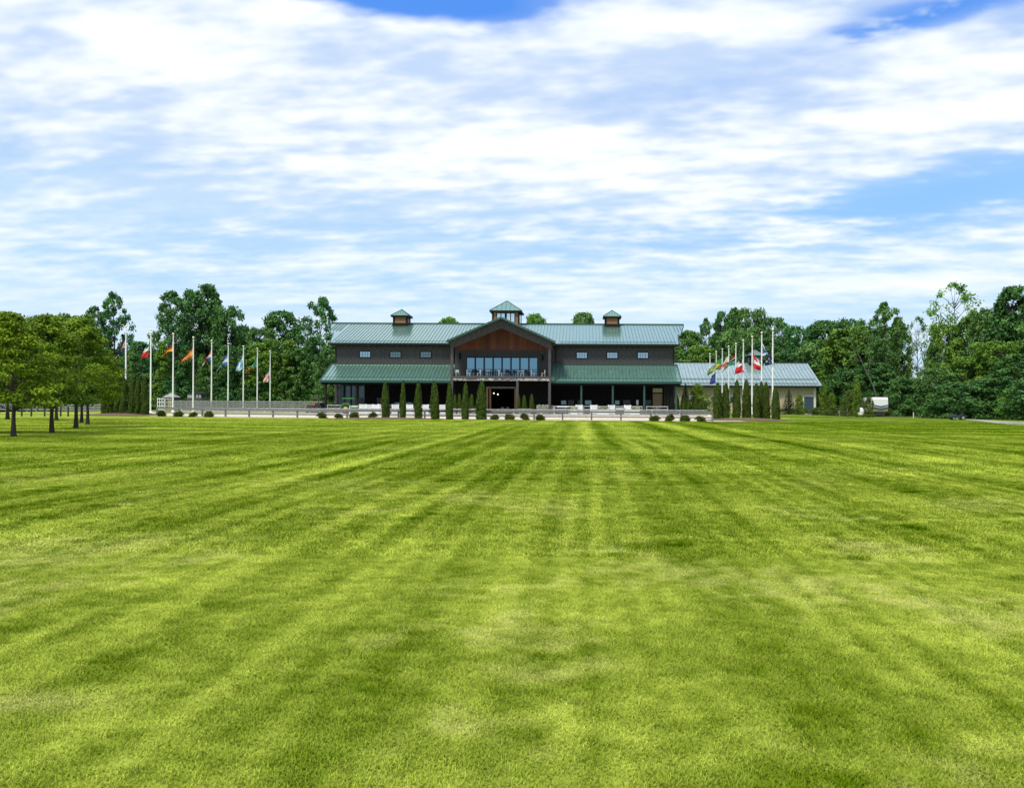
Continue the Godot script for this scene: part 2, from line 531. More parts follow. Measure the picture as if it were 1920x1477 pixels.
func materials() -> void:
	mat("bark", Color(0.045, 0.036, 0.028), 0.95)
	for a in [["leaf", Color.WHITE], ["leaf_dark", Color(0.72, 0.84, 0.88)], ["leaf_blue", Color(0.66, 0.92, 1.05)], ["leaf_yellow", Color(1.25, 1.14, 0.60)], ["leaf_olive", Color(1.06, 1.02, 0.80)], ["leaf_bright", Color(1.25, 1.35, 0.95)]]:
		var m := mat(a[0], Color.WHITE, 0.62, 0.0, true)
		var q: Color = a[1]
		m.albedo_color = q.linear_to_srgb()
		m.backlight_enabled = true
		m.backlight = Color(0.5, 0.5, 0.5)
		m.metallic_specular = 0.25
	var grass_m := mat("grass", Color.WHITE, 0.7, 0.0, true)
	grass_m.backlight_enabled = true
	grass_m.backlight = Color(0.55, 0.55, 0.55)
	grass_m.metallic_specular = 0.06
	var streak := noise_tex(0.03, 0.55, 1.0, 31, 256, 256, 5)
	var mottle := noise_tex(0.02, 0.72, 1.0, 32, 256, 256, 5)
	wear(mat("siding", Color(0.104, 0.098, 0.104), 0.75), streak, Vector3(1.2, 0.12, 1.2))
	wear(mat("siding_shade_dark", Color(0.018, 0.017, 0.019), 0.8), streak, Vector3(1.2, 0.12, 1.2))  # the same siding, darkened so its colour carries porch and balcony shade
	mat("trim_dark", Color(0.018, 0.019, 0.019), 0.55)
	var cedar := mat("cedar", Color.WHITE, 0.6, 0.0, true)
	wear(cedar, streak, Vector3(2.0, 0.2, 2.0))
	cedar.vertex_color_use_as_albedo = true
	wear(mat("cedar_plain", Color(0.50, 0.24, 0.09), 0.6), streak, Vector3(2.0, 0.2, 2.0))
	var roof := mat("green_metal", Color(0.27, 0.52, 0.44), 0.27, 0.6)
	roof.clearcoat_enabled = true
	roof.clearcoat = 1.0
	roof.clearcoat_roughness = 0.14
	wear(roof, noise_tex(0.03, 0.74, 1.0, 34, 256, 256, 5), Vector3(0.9, 0.06, 0.06))
	mat("green_seam", Color(0.030, 0.115, 0.085), 0.4)
	wear(mat("grey_metal", Color(0.47, 0.63, 0.61), 0.28, 0.5), mottle, Vector3(0.25, 0.25, 0.25))
	M.grey_metal.clearcoat_enabled = true
	M.grey_metal.clearcoat = 1.0
	M.grey_metal.clearcoat_roughness = 0.14
	mat("grey_seam", Color(0.09, 0.14, 0.15), 0.4)
	mat("green_trim", Color(0.014, 0.060, 0.045), 0.4)
	mat("glass", Color(0.34, 0.46, 0.54), 0.06, 0.75)
	mat("glass_dim", Color(0.16, 0.22, 0.24), 0.08, 0.6)
	mat("glass_dark", Color(0.05, 0.075, 0.085), 0.05, 0.3)
	mat("black", Color(0.010, 0.010, 0.011), 0.6)
	mat("tan_wood", Color(0.26, 0.19, 0.095), 0.7)
	wear(mat("beige", Color(0.60, 0.50, 0.33), 0.85), mottle, Vector3(0.4, 0.4, 0.4))
	mat("white_paint", Color(0.76, 0.79, 0.82), 0.45)
	mat("pole_paint", Color(0.86, 0.88, 0.88), 0.35)
	mat("gold", Color(0.85, 0.80, 0.55), 0.3, 0.3)
	wear(mat("weathered", Color(0.27, 0.28, 0.30), 0.85), streak, Vector3(0.3, 2.0, 0.3))
	wear(mat("weathered_pale", Color(0.50, 0.52, 0.54), 0.85), streak, Vector3(0.3, 2.0, 0.3))
	wear(mat("weathered_board", Color(0.42, 0.44, 0.45), 0.85), streak, Vector3(0.3, 2.0, 0.3))
	wear(mat("sand", Color(0.80, 0.71, 0.56), 0.95), mottle, Vector3(0.3, 0.3, 0.3))
	wear(mat("gravel", Color(0.46, 0.45, 0.43), 0.95), mottle, Vector3(0.5, 0.5, 0.5))
	wear(mat("mulch", Color(0.27, 0.185, 0.115), 0.98), noise_tex(0.12, 0.45, 1.0, 33), Vector3(0.9, 0.9, 0.9))
	wear(mat("concrete", Color(0.30, 0.29, 0.27), 0.9), mottle, Vector3(0.6, 0.6, 0.6))
	wear(mat("planter_stone", Color(0.23, 0.25, 0.22), 0.9), mottle, Vector3(0.9, 0.9, 0.9))
	mat("tractor_green", Color(0.045, 0.19, 0.035), 0.3)
	mat("tractor_yellow", Color(0.72, 0.55, 0.06), 0.4)
	mat("rubber", Color(0.018, 0.018, 0.018), 0.85)
	mat("iron", Color(0.05, 0.052, 0.055), 0.5, 0.4)
	mat("orange_red", Color(0.60, 0.07, 0.025), 0.35)
	mat("car_paint", Color(0.020, 0.028, 0.036), 0.2)
	mat("pane_dark", Color(0.10, 0.14, 0.16), 0.05, 0.5)
	mat("slate_blue", Color(0.035, 0.065, 0.095), 0.5)
	mat("cupola_glass", Color(0.55, 0.68, 0.74), 0.05, 0.8)
	mat("balcony_glass", Color(0.17, 0.30, 0.38), 0.05, 0.75)
	mat("tan_pane", Color(0.42, 0.36, 0.16), 0.3)
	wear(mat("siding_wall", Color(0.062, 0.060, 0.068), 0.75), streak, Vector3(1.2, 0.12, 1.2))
	mat("white_trim", Color(0.66, 0.64, 0.58), 0.6)
	mat("annex_cupola", Color(0.17, 0.21, 0.18), 0.7)
	mat("annex_roof", Color(0.13, 0.20, 0.19), 0.4)
	mat("tan_pale", Color(0.46, 0.41, 0.30), 0.6)
	mat("lamp_glass", Color(0.9, 0.9, 0.85), 0.3)
	M.lamp_glass.emission_enabled = true
	M.lamp_glass.emission = Color(1.0, 0.95, 0.85)
	M.lamp_glass.emission_energy_multiplier = 0.8
	mat("flag", Color.WHITE, 0.75, 0.0, true)
	M.flag.backlight_enabled = true
	M.flag.backlight = Color(0.7, 0.7, 0.7)
	mat("flower", Color.WHITE, 0.7, 0.0, true)
	for q in ["siding_shade_dark", "trim_dark", "black"]:
		M[q].metallic_specular = 0.15
	var lawn_m := mat("lawn", Color.WHITE, 0.9)
	lawn_m.metallic_specular = 0.15


# ---------------------------------------------------------------- lawn

func band(x: float, at: float, w: float) -> float:
	return exp(-pow((x - at) / w, 2.0))

# how light the mown grass is at a place, and how dry: mower stripes along the field, wheel tracks, worn and lush patches
func lawn_tone(x: float, z: float) -> Vector2:
	var d := -z
	var b := n_broad.get_noise_2d(x, z)
	var b2 := n_broad.get_noise_2d(x + 300.0, z * 1.2 + 90.0)
	var m := n_mid.get_noise_2d(x, z * 0.9)
	var f := n_fine.get_noise_2d(x, z)
	var pch := n_patch.get_noise_2d(x * 1.1, z * 0.8 + 50.0)
	var wob := b2 * 0.5
	var s := 0.42 + 0.16 * b + 0.18 * m + 0.26 * f + 0.12 * pch
	# stripes along the field, fading into cross-mown grass at its sides
	var along := smoothstep(-26.0, -10.0, x) * (1.0 - smoothstep(14.0, 30.0, x))
	var xs := x + wob * 0.35 + 0.004 * d * b2
	var st := sin((xs + 0.6) * TAU / 3.5)
	var lines := 1.9 * n_mid.get_noise_2d(xs * 4.2 + 500.0, z * 0.045) + 1.1 * n_fine.get_noise_2d(xs * 1.7 + 90.0, z * 0.020)
	s += (0.23 - 0.07 * (1.0 - smoothstep(6.0, 12.0, d))) * clampf(lines * 2.6, -1.0, 1.0) * (0.45 + 0.55 * along) * (0.8 + 0.5 * m)
	s += (0.13 - 0.06 * (1.0 - smoothstep(8.0, 16.0, d))) * along * clampf(st * 1.8, -1.0, 1.0) * (0.7 + 0.6 * m + 0.4 * f)
	var cross := sin((d + 0.18 * x + wob * 3.0) * TAU / 6.5)
	s += (0.07 + 0.13 * (1.0 - along)) * clampf(cross * 1.6, -1.0, 1.0)
	# wheel tracks of the last mowing
	var far := smoothstep(20.0, 34.0, d) * (1.0 - smoothstep(76.0, 84.0, d))
	s += far * (0.34 * band(x, 0.25, 0.42) + 0.30 * band(x, 2.15, 0.45) - 0.26 * band(x, 1.2, 0.4) - 0.34 * band(x, 5.5, 0.4) - 0.22 * band(x, 8.9, 0.5) + 0.16 * band(x, 7.2, 0.6))
	var tl := smoothstep(12.0, 18.0, d) * (1.0 - smoothstep(56.0, 70.0, d))
	s += tl * (0.34 * band(x, -6.3, 0.22) + 0.30 * band(x, -5.2, 0.24) - 0.22 * band(x, -5.75, 0.25) - 0.18 * band(x, -3.6, 0.5))
	# close by: a dark pass left of the middle between two pale ones
	var nearby := 1.0 - smoothstep(7.0, 13.0, d)
	s += nearby * (-0.26 * band(x, -1.30 + wob * 0.3, 0.30) + 0.20 * band(x, -1.9, 0.32) + 0.12 * band(x, -0.62, 0.3) - 0.14 * band(x, 0.9, 0.5) + 0.10)
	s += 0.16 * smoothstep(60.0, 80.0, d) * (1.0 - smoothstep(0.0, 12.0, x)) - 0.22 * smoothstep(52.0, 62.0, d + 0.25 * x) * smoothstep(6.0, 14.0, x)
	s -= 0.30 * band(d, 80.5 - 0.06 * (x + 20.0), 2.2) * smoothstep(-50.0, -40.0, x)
	s -= 0.16 * smoothstep(0.52, 0.72, pch - m * 0.4)
	# scuffs: small dark tussocks, and pale clippings left in wisps
	var sc := n_mid.get_noise_2d(x * 1.15 + 900.0, z * 2.0 + 33.0)
	s -= 0.32 * smoothstep(0.42, 0.62, sc) * smoothstep(5.0, 7.5, d) * (1.0 - smoothstep(22.0, 40.0, d))
	s += 0.26 * smoothstep(0.25, 0.55, n_mid.get_noise_2d(x * 1.4 - 300.0, z * 2.6)) * (1.0 - smoothstep(14.0, 40.0, d))
	var dry := smoothstep(0.18, 0.62, n_patch.get_noise_2d(x * 1.6 + 77.0, z * 1.3) + 0.3 * f + 0.10 * nearby) * (0.30 + 0.55 * (1.0 - smoothstep(9.0, 22.0, d))) * (0.6 + 0.6 * f + 0.4 * m)
	dry = maxf(dry, 0.9 * exp(-pow((x + 2.95) / 0.42, 2.0) - pow((d - 4.27) / 0.14, 2.0)))
	s = 0.42 + (s - 0.40) * 1.16 + 0.10 * n_mid.get_noise_2d(x * 0.7 + 40.0, z * 2.0) + 0.24 * n_fine.get_noise_2d(x * 2.6 + 60.0, z * 2.6)
	return Vector2(clampf(s, -0.25, 1.25), clampf(dry, 0.0, 1.0))

func lawn_color(x: float, z: float) -> Color:
	return tone_color(lawn_tone(x, z))

func tone_color(t: Vector2) -> Color:
	var c := Color(0.085, 0.145, 0.002).lerp(Color(0.325, 0.388, 0.056), maxf(t.x, -0.2))
	return c.lerp(Color(0.42, 0.42, 0.15), t.y * 0.55)

func sheet(x0: float, x1: float, d0: float, d1: float, step: float, lift: float, from_fence := false) -> MB:
	var b := MB.new()
	var nx := int(ceil((x1 - x0) / step))
	var nz := int(ceil((d1 - d0) / step))
	for j in nz + 1:
		for i in nx + 1:
			var x := lerpf(x0, x1, float(i) / nx)
			var d := lerpf(d0, d1, float(j) / nz)
			if from_fence:
				d = maxf(d, fence_d(x) - 1.2)
			var e := 0.5
			b.v.append(Vector3(x, ground_at(x, -d) + lift, -d))
			b.n.append(Vector3(ground_at(x - e, -d) - ground_at(x + e, -d), 2.0 * e, ground_at(x, -d - e) - ground_at(x, -d + e)).normalized())
			b.c.append(Color.WHITE)
			b.uv.append(Vector2((x - x0) / (x1 - x0), (d - d0) / (d1 - d0)))
	for j in nz:
		for i in nx:
			var k := j * (nx + 1) + i
			b.ix.append(k); b.ix.append(k + nx + 1); b.ix.append(k + nx + 2)
			b.ix.append(k); b.ix.append(k + nx + 2); b.ix.append(k + 1)
	return b

func fence_d(x: float) -> float:   # how far away the front rail fence runs
	return lerpf(101.0, 85.5, inverse_lerp(-53.8, 13.8, x))

func setting() -> void:
	# the ground as far as the horizon
	var g := MB.new()
	for q in [[-131.8, 40.0, -0.09, -0.09], [-261.0, -131.8, -0.09, -0.15], [-1500.0, -261.0, 0.22, 0.22]]:
		g.quad(Vector3(-900, q[2], q[1]), Vector3(900, q[2], q[1]), Vector3(900, q[3], q[0]), Vector3(-900, q[3], q[0]))
	tag(put("ground", g, mat("meadow", Color(0.12, 0.18, 0.02), 0.95)), "", "", "", "structure")
	# the mown lawn
	var w := 1536
	var h := 1536
	var im := Image.create(w, h, false, Image.FORMAT_RGB8)
	for r in h:
		var d := -2.0 + (r + 0.5) / h * 134.0
		for c in w:
			var x := -78.0 + (c + 0.5) / w * 140.0
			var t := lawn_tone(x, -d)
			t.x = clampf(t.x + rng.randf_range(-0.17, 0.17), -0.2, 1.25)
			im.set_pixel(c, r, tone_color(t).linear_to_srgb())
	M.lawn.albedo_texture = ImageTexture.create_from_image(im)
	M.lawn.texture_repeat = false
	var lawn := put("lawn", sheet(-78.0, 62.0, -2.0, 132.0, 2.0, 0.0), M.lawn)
	tag(lawn, "", "", "", "structure")
	var beyond := sheet(-230.0, 210.0, 131.9, 262.0, 4.0, -0.02)
	tag(put("ground", beyond, M.meadow), "", "", "", "structure")
	# pale footing between the front fence and the building, the drive at the right
	tag(put("sand", sheet(-58.0, 17.5, 84.0, 113.0, 1.0, 0.03, true), M.sand), "", "", "", "structure")
	var road := MB.new()
	var edge := [[1812.0, 785.5, 786.8], [1840.0, 787.2, 790.0], [1875.0, 789.6, 794.2], [1925.0, 792.0, 798.8], [2060.0, 798.0, 812.0]]
	for i in edge.size() - 1:
		var q := []
		for e in [[edge[i], 2], [edge[i + 1], 2], [edge[i + 1], 1], [edge[i], 1]]:
			var px: float = e[0][0]
			var py: float = e[0][e[1]]
			var d := F * EYE / (py - ROLL * (px - VX) - VY)
			q.append(Vector3(gx(px, d), 0.03, -d))
		road.quad(q[0], q[1], q[2], q[3])
	tag(put("road", road, M.gravel), "", "", "", "structure")
	# a pale strip along the woods' edge at the right
	tag(put("path", sheet(27.0, 62.0, 136.0, 139.0, 3.5, 0.05), M.gravel), "", "", "", "structure")
	# mulch under the evergreen columns
	mulch(Vector3(-22.2, 0, -91.0), 7.2, 1.4, 0.16)
	mulch(Vector3(18.5, 0, -90.0), 4.9, 2.2, 0.30)
	mulch(Vector3(-58.0, 0, -101.6), 5.4, 2.0, 0.22)

func mulch(at: Vector3, rx: float, rz: float, hgt: float) -> void:
	var b := MB.new()
	var rings := 7
	var seg := 40
	for i in rings:
		for s in seg:
			var q := []
			for e in [[i, s], [i + 1, s], [i + 1, s + 1], [i, s + 1]]:
				var f: float = e[0] / float(rings)
				var a: float = TAU * (e[1] % seg) / seg
				var wob := 1.0 + 0.10 * sin(a * 3.0 + at.x) + 0.06 * sin(a * 7.0)
				var p := Vector3(at.x + cos(a) * rx * f * wob, 0, at.z + sin(a) * rz * f * wob)
				p.y = ground_at(p.x, p.z) + hgt * (1.0 - f * f) - 0.02 * f + 0.05 + 0.03 * n_mid.get_noise_2d(p.x * 4.0, p.z * 4.0) * (1.0 - f)
				q.append(p)
			b.quad(q[3], q[2], q[1], q[0])
	tag(put("mulch_bed", b, M.mulch), "", "", "", "structure")


func tuft(seed_: int, blades: int, spread: float, hgt: float, wid: float) -> ArrayMesh:
	rng.seed = seed_
	var b := MB.new()
	for i in blades:
		var a := rng.randf() * TAU
		var r := spread * sqrt(rng.randf())
		var p := Vector3(cos(a) * r, -0.004, sin(a) * r)
		var dir := rng.randf() * TAU
		var bend := Vector3(cos(dir), 0, sin(dir)) * hgt * rng.randf_range(0.2, 1.3)
		var side := Vector3(-sin(dir + rng.randf_range(-0.8, 0.8)), 0, cos(dir)).normalized() * wid * rng.randf_range(0.6, 1.2) * 0.5
		var up := hgt * rng.randf_range(0.45, 1.15)
		var m := p + bend * 0.35 + Vector3(0, up * 0.65, 0)
		var t := p + bend + Vector3(0, up, 0)
		var f := rng.randf_range(0.55, 1.4)
		b.col = Color(f, f, f * rng.randf_range(0.8, 1.2))
		if rng.randf() < 0.2:
			b.col = Color(f * 1.9, f * 1.6, f * 2.0)
		b.quad(p - side, p + side, m + side * 0.8, m - side * 0.8)
		b.tri(m - side * 0.8, m + side * 0.8, t)
	return b.mesh()

func grass() -> void:
	var zones := [[3.0, 8.5, 1250.0, 17, 0.045, 0.024, 0.0040], [8.5, 19.0, 330.0, 22, 0.085, 0.032, 0.008], [19.0, 48.0, 75.0, 30, 0.17, 0.040, 0.016], [44.0, 92.0, 11.0, 44, 0.42, 0.042, 0.036]]
	for zi in zones.size():
		var z: Array = zones[zi]
		var d0: float = z[0]
		var d1: float = z[1]
		rng.seed = 500 + zi
		var count := int(0.68 * (d1 * d1 - d0 * d0) * z[2])
		var buf := PackedFloat32Array()
		buf.resize(count * 16)
		for i in count:
			var d := sqrt(lerpf(d0 * d0, d1 * d1, rng.randf()))
			if zi == 3 and rng.randf() < (d - 66.0) / 26.0:   # thinning out into the distance
				d = lerpf(44.0, 70.0, rng.randf())
			var x := lerpf(-0.765, 0.595, rng.randf()) * d
			if zi == 3 and x < 24.0 and d > fence_d(x) - 3.0:
				d = lerpf(44.0, 70.0, rng.randf())
			var a := rng.randf() * TAU
			var tone := lawn_tone(x, -d)
			var s := rng.randf_range(0.75, 1.25)
			var hgt := s * (1.15 - 0.35 * clampf(tone.x, 0.0, 1.0) - 0.25 * tone.y) * (1.35 if rng.randf() < 0.03 else 1.0)
			var k := i * 16
			buf[k] = cos(a) * s; buf[k + 2] = sin(a) * s; buf[k + 3] = x
			buf[k + 5] = hgt; buf[k + 7] = ground_at(x, -d)
			buf[k + 8] = -sin(a) * s; buf[k + 10] = cos(a) * s; buf[k + 11] = -d
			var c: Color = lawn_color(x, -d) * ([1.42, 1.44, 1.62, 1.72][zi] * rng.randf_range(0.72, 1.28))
			buf[k + 12] = c.r; buf[k + 13] = c.g; buf[k + 14] = c.b; buf[k + 15] = 1.0
		var mm := MultiMesh.new()
		mm.transform_format = MultiMesh.TRANSFORM_3D
		mm.use_colors = true
		mm.mesh = tuft(40 + zi, z[3], z[4], z[5], z[6])
		mm.instance_count = count
		mm.buffer = buf
		var o := MultiMeshInstance3D.new()
		o.name = nm("grass", self)
		o.multimesh = mm
		o.material_override = M.grass
		add_child(o)
		tag(o, ["short mown grass blades closest to the camera, light and dark patches", "mown grass of the middle lawn with pale and dark mower stripes", "distant striped grass of the field beyond the middle", "farthest striped grass before the rail fence"][zi], "grass", "", "stuff")


# ---------------------------------------------------------------- the big building

func pyramid(b: MB, at: Vector3, half: float, hgt: float) -> void:
	var c := [at + Vector3(-half, 0, half), at + Vector3(half, 0, half), at + Vector3(half, 0, -half), at + Vector3(-half, 0, -half)]
	var top := at + Vector3(0, hgt, 0)
	for i in 4:
		b.tri(c[i], c[(i + 1) % 4], top)
	b.quad(c[3], c[2], c[1], c[0])

func cupola(root: Node3D, x: float, d: float, half: float, y0: float, y1: float, y2: float, over: float, glazed: bool, wall_mat: Material, face: Material, roof_mat: Material, seam: Material) -> void:
	var z := -d
	var body := MB.new()
	body.span(x - half, x + half, y0, y1, z - half, z + half)
	var c := put("cupola", body, wall_mat, root, true)
	for sx in [-1, 1]:
		for sz in [-1, 1]:
			var post := MB.new()
			post.span(x + sx * half - 0.13, x + sx * half + 0.13, y0 - 0.1, y1, z + sz * half - 0.13, z + sz * half + 0.13)
			put("corner_trim", post, M.trim_dark, c)
	var fl := MB.new()
	fl.span(x - half - 0.2, x + half + 0.2, y0 - 0.5, y0 + 0.12, z - half - 0.2, z + half + 0.2)
	put("flashing", fl, M.trim_dark, c)
	if not glazed:
		for k in 4:
			var lv := MB.new()
			var bs := Basis(Vector3.UP, k * PI / 2)
			for i in 6:
				var y := lerpf(y0 + 0.3, y1 - 0.25, i / 5.0)
				lv.box(Vector3(x, y, z) + bs * Vector3(0, 0, half + 0.03), Vector3(half * 2.0 - 0.36, (y1 - y0 - 0.4) / 6.0, 0.04), bs * Basis(Vector3.RIGHT, -0.22))
			put("louvre", lv, face, c)
	else:
		for k in 4:
			var bs := Basis(Vector3.UP, k * PI / 2)
			var fr := MB.new()
			fr.box(Vector3(x, (y0 + y1) / 2, z) + bs * Vector3(0, 0, half + 0.02), Vector3(2.9, y1 - y0 - 0.2, 0.08), bs)
			put("window_frame", fr, M.trim_dark, c)
			for i in 4:
				var pn := MB.new()
				var off: float = [-1.07, -0.42, 0.42, 1.07][i]
				pn.box(Vector3(x, (y0 + y1) / 2 + 0.05, z) + bs * Vector3(off, 0, half + 0.075), Vector3(0.5, y1 - y0 - 0.55, 0.04), bs)
				put("window_pane", pn, M.cupola_glass, c)
	var rf := MB.new()
	rf.span(x - half - over, x + half + over, y1 + 0.004, y1 + 0.22, z - half - over, z + half + over)
	put("fascia", rf, M.trim_dark, c)
	var pr := MB.new()
	pyramid(pr, Vector3(x, y1 + 0.224, z), half + over - 0.03, y2 - y1 - 0.22)
	put("cupola_roof", pr, roof_mat, c)
	var sm := MB.new()
	var hh := half + over - 0.03
	var top := Vector3(x, y2, z)
	for k in 4:
		var bs := Basis(Vector3.UP, k * PI / 2)
		sm.bar(Vector3(x, y1 + 0.23, z) + bs * Vector3(-hh, 0, hh), top, 0.10, 0.10)
		for i in range(-3, 4):
			var u := i / 3.6
			var a := Vector3(x, y1 + 0.235, z) + bs * Vector3(u * hh, 0, hh)
			var e := a.lerp(Vector3(x, y2, z) + bs * Vector3(u * hh, 0, 0), 1.0 - absf(u))
			if i != 0 or true:
				sm.bar(a, Vector3(lerpf(a.x, e.x, 0.98), a.y + (y2 - y1 - 0.22) * (1.0 - absf(u)) * 0.97, lerpf(a.z, e.z, 0.97)), 0.045, 0.06)
	stuff(put("roof_seam", sm, seam, c))

func opening_wall(b: MB, x0: float, x1: float, y0: float, y1: float, z: float, t: float, ox0: float, ox1: float, oy0: float, oy1: float) -> void:
	b.span(x0, ox0, y0, y1, z, z - t)
	b.span(ox1, x1, y0, y1, z, z - t)
	if oy0 > y0:
		b.span(ox0, ox1, y0, oy0, z, z - t)
	b.span(ox0, ox1, oy1, y1, z, z - t)

func barn() -> void:
	var gy := 0.45
	var root := base("barn_building", Vector3(-11.2, gy, -117.0), "long dark wooden barn hall with green metal roofs and balcony gable", "building")
	var xl := -36.1
	var xr := 13.6
	var cl := -18.1      # the gabled middle part
	var cr := -4.3
	var zf := -117.0
	var zb := -137.0
	var ridge_z := -127.0
	var ridge := 14.57
	var eave := 10.62
	# walls
	for s in [[xl, cl], [cr, xr]]:
		var w := MB.new()
		w.span(s[0], s[1], gy - 0.3, 10.25, zf, zf - 0.25)
		var wo := put("wall", w, M.siding, root, true)
		var bt := MB.new()
		var x: float = s[0] + 0.15
		while x < s[1]:
			bt.span(x, x + 0.06, 7.7, 10.2, zf - 0.02, zf + 0.045)
			bt.span(x, x + 0.06, gy, 4.9, zf - 0.02, zf + 0.045)
			x += 0.32
		stuff(put("batten", bt, M.siding, wo))
	var back := MB.new()
	back.span(xl, xr, gy - 0.3, 10.25, zb + 0.25, zb)
	put("wall", back, M.siding, root, true)
	for x in [xl + 0.25, xr]:
		var w := MB.new()
		var pl := PackedVector2Array([Vector2(117.26, gy - 0.3), Vector2(136.74, gy - 0.3), Vector2(136.74, 10.4), Vector2(127.0, 14.2), Vector2(117.26, 10.4)])
		var tmp := MB.new()
		tmp.prism(pl, 0.0, 0.24)
		# turned so that the polygon stands across the building
		for i in tmp.v.size():
			var p := tmp.v[i]
			tmp.v[i] = Vector3(x + p.z, p.y, -p.x)
			var nn := tmp.n[i]
			tmp.n[i] = Vector3(nn.z, nn.y, -nn.x)
		put("wall", tmp, M.siding, root, true)
	# inside: floors
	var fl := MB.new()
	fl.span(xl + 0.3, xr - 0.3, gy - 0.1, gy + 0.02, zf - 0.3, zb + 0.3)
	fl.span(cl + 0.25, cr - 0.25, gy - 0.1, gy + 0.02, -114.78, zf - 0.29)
	put("floor", fl, M.siding_shade_dark, root, true)
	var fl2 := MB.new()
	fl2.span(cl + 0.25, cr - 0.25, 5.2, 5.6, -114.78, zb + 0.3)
	put("floor", fl2, M.siding_shade_dark, root, true)
	# main roof: front and back slopes, each in two strips that flare out towards the ridge
	var ez := -116.0
	var mz := -121.5
	var my := (eave + ridge) / 2.0
	var bz := -138.0
	var nz := -132.5
	for s in 2:
		var e_z: float = ez if s == 0 else bz
		var m_z: float = mz if s == 0 else nz
		var r := MB.new()
		var lo := [Vector3(-36.5, eave, e_z), Vector3(14.1, eave, e_z), Vector3(14.6, my, m_z), Vector3(-37.7, my, m_z)]
		var hi := [Vector3(-38.2, my, m_z), Vector3(15.1, my, m_z), Vector3(16.2, ridge, ridge_z), Vector3(-39.8, ridge, ridge_z)]
		for q in [lo, hi]:
			if s == 0:
				r.slab(q[0], q[1], q[2], q[3], 0.28)
			else:
				r.slab(q[1], q[0], q[3], q[2], 0.28)
		var ro := put("roof", r, M.green_metal, root, true)
		var sm := MB.new()
		var x := -36.3
		while x < 14.0:
			var skip := s == 0 and x > -18.3 and x < -3.9
			var a := Vector3(x, eave + 0.02, e_z)
			if skip:
				var up := 1.0 - absf(x + 11.1) / 7.5
				a = a.lerp(Vector3(x, ridge, ridge_z), clampf(up * 0.8 + 0.02, 0.0, 0.95)) + Vector3(0, 0.02, 0)
			sm.bar(a, Vector3(x, ridge + 0.02, ridge_z), 0.04, 0.06)
			x += 0.5
		for x2 in [-38.6, -38.1, -37.6, -37.1, 14.4, 14.9, 15.4]:
			sm.bar(Vector3(x2, my + 0.4, m_z - 0.97 if s == 0 else m_z + 0.97), Vector3(x2, ridge + 0.02, ridge_z), 0.05, 0.09)
		stuff(put("roof_seam", sm, M.green_seam, ro))
		for q in [lo, hi]:
			for e in 2:
				var ed := MB.new()
				ed.bar(q[e] + Vector3(0, -0.13, 0), q[3 - e] + Vector3(0, -0.13, 0), 0.08, 0.34)
				put("rake_trim", ed, M.green_trim, ro)
		if s == 0:
			for g in [[-36.5, -18.4], [-3.7, 14.1]]:
				var gt := MB.new()
				gt.span(g[0], g[1], eave - 0.36, eave - 0.03, ez + 0.003, ez + 0.14)
				put("gutter", gt, M.trim_dark, ro)
				var sg := MB.new()
				sg.span(g[0] + 0.5, g[1] - 0.3, eave + 0.34, eave + 0.39, ez - 0.72, ez - 0.68)
				var xx: float = g[0] + 0.7
				while xx < g[1] - 0.3:
					sg.span(xx, xx + 0.06, eave + 0.16, eave + 0.36, ez - 0.72, ez - 0.66)
					xx += 1.0
				put("snow_guard", sg, M.green_trim, ro)
	var rc := MB.new()
	rc.span(-39.8, 16.2, ridge - 0.05, ridge + 0.10, ridge_z - 0.2, ridge_z + 0.2)
	put("ridge_cap", rc, M.green_trim, root, true)
	# upper windows
	for w in [[684.2, 664.3, 0], [741.3, 664.8, 1], [798.2, 664.8, 1], [1091.0, 666.2, 0], [1148.0, 666.2, 0], [1205.6, 666.2, 0]]:
		var p := pt(w[0], w[1], 116.95)
		var fr := MB.new()
		fr.span(p.x - 0.86, p.x + 0.86, p.y - 0.48, p.y + 0.48, zf - 0.02, zf + 0.07)
		var wo := put("window", fr, M.trim_dark, root, true)
		var pn := MB.new()
		for k in 2:
			pn.span(p.x - 0.74 + 0.75 * k, p.x - 0.01 + 0.75 * k, p.y - 0.38, p.y + 0.38, zf + 0.05, zf + 0.085)
		put("pane", pn, M.glass if w[2] == 0 else M.glass_dim, wo)
		var mu := MB.new()
		for k in 4:
			var xx := p.x - 0.74 + 0.375 * k
			mu.span(xx - 0.02, xx + 0.02, p.y - 0.38, p.y + 0.38, zf + 0.08, zf + 0.10)
		mu.span(p.x - 0.74, p.x + 0.74, p.y - 0.02, p.y + 0.02, zf + 0.08, zf + 0.105)
		put("muntin", mu, M.trim_dark, wo)
	for xd in [-35.95, -18.6, -3.75, 13.45]:
		var ds := MB.new()
		ds.tube([Vector3(xd, 10.3, ez + 0.05), Vector3(xd, 9.9, zf + 0.12), Vector3(xd, 7.8, zf + 0.12)], [0.055, 0.055, 0.055], 8)
		put("downspout", ds, M.trim_dark, root, true)
	porches(root, gy)
	middle(root, gy)
	# cupolas
	cupola(root, gx(751.5, 126.2), 126.6, 1.02, 14.3, 15.45, 16.75, 0.42, false, M.cedar_plain, M.cedar_plain, M.green_metal, M.green_seam)
	cupola(root, gx(1147.0, 126.2), 126.6, 1.02, 14.3, 15.45, 16.75, 0.42, false, M.cedar_plain, M.cedar_plain, M.green_metal, M.green_seam)
	cupola(root, gx(948.6, 124.0), 125.2, 2.0, 13.6, 16.0, 18.0, 0.48, true, M.cedar_plain, M.cedar_plain, M.green_metal, M.green_seam)


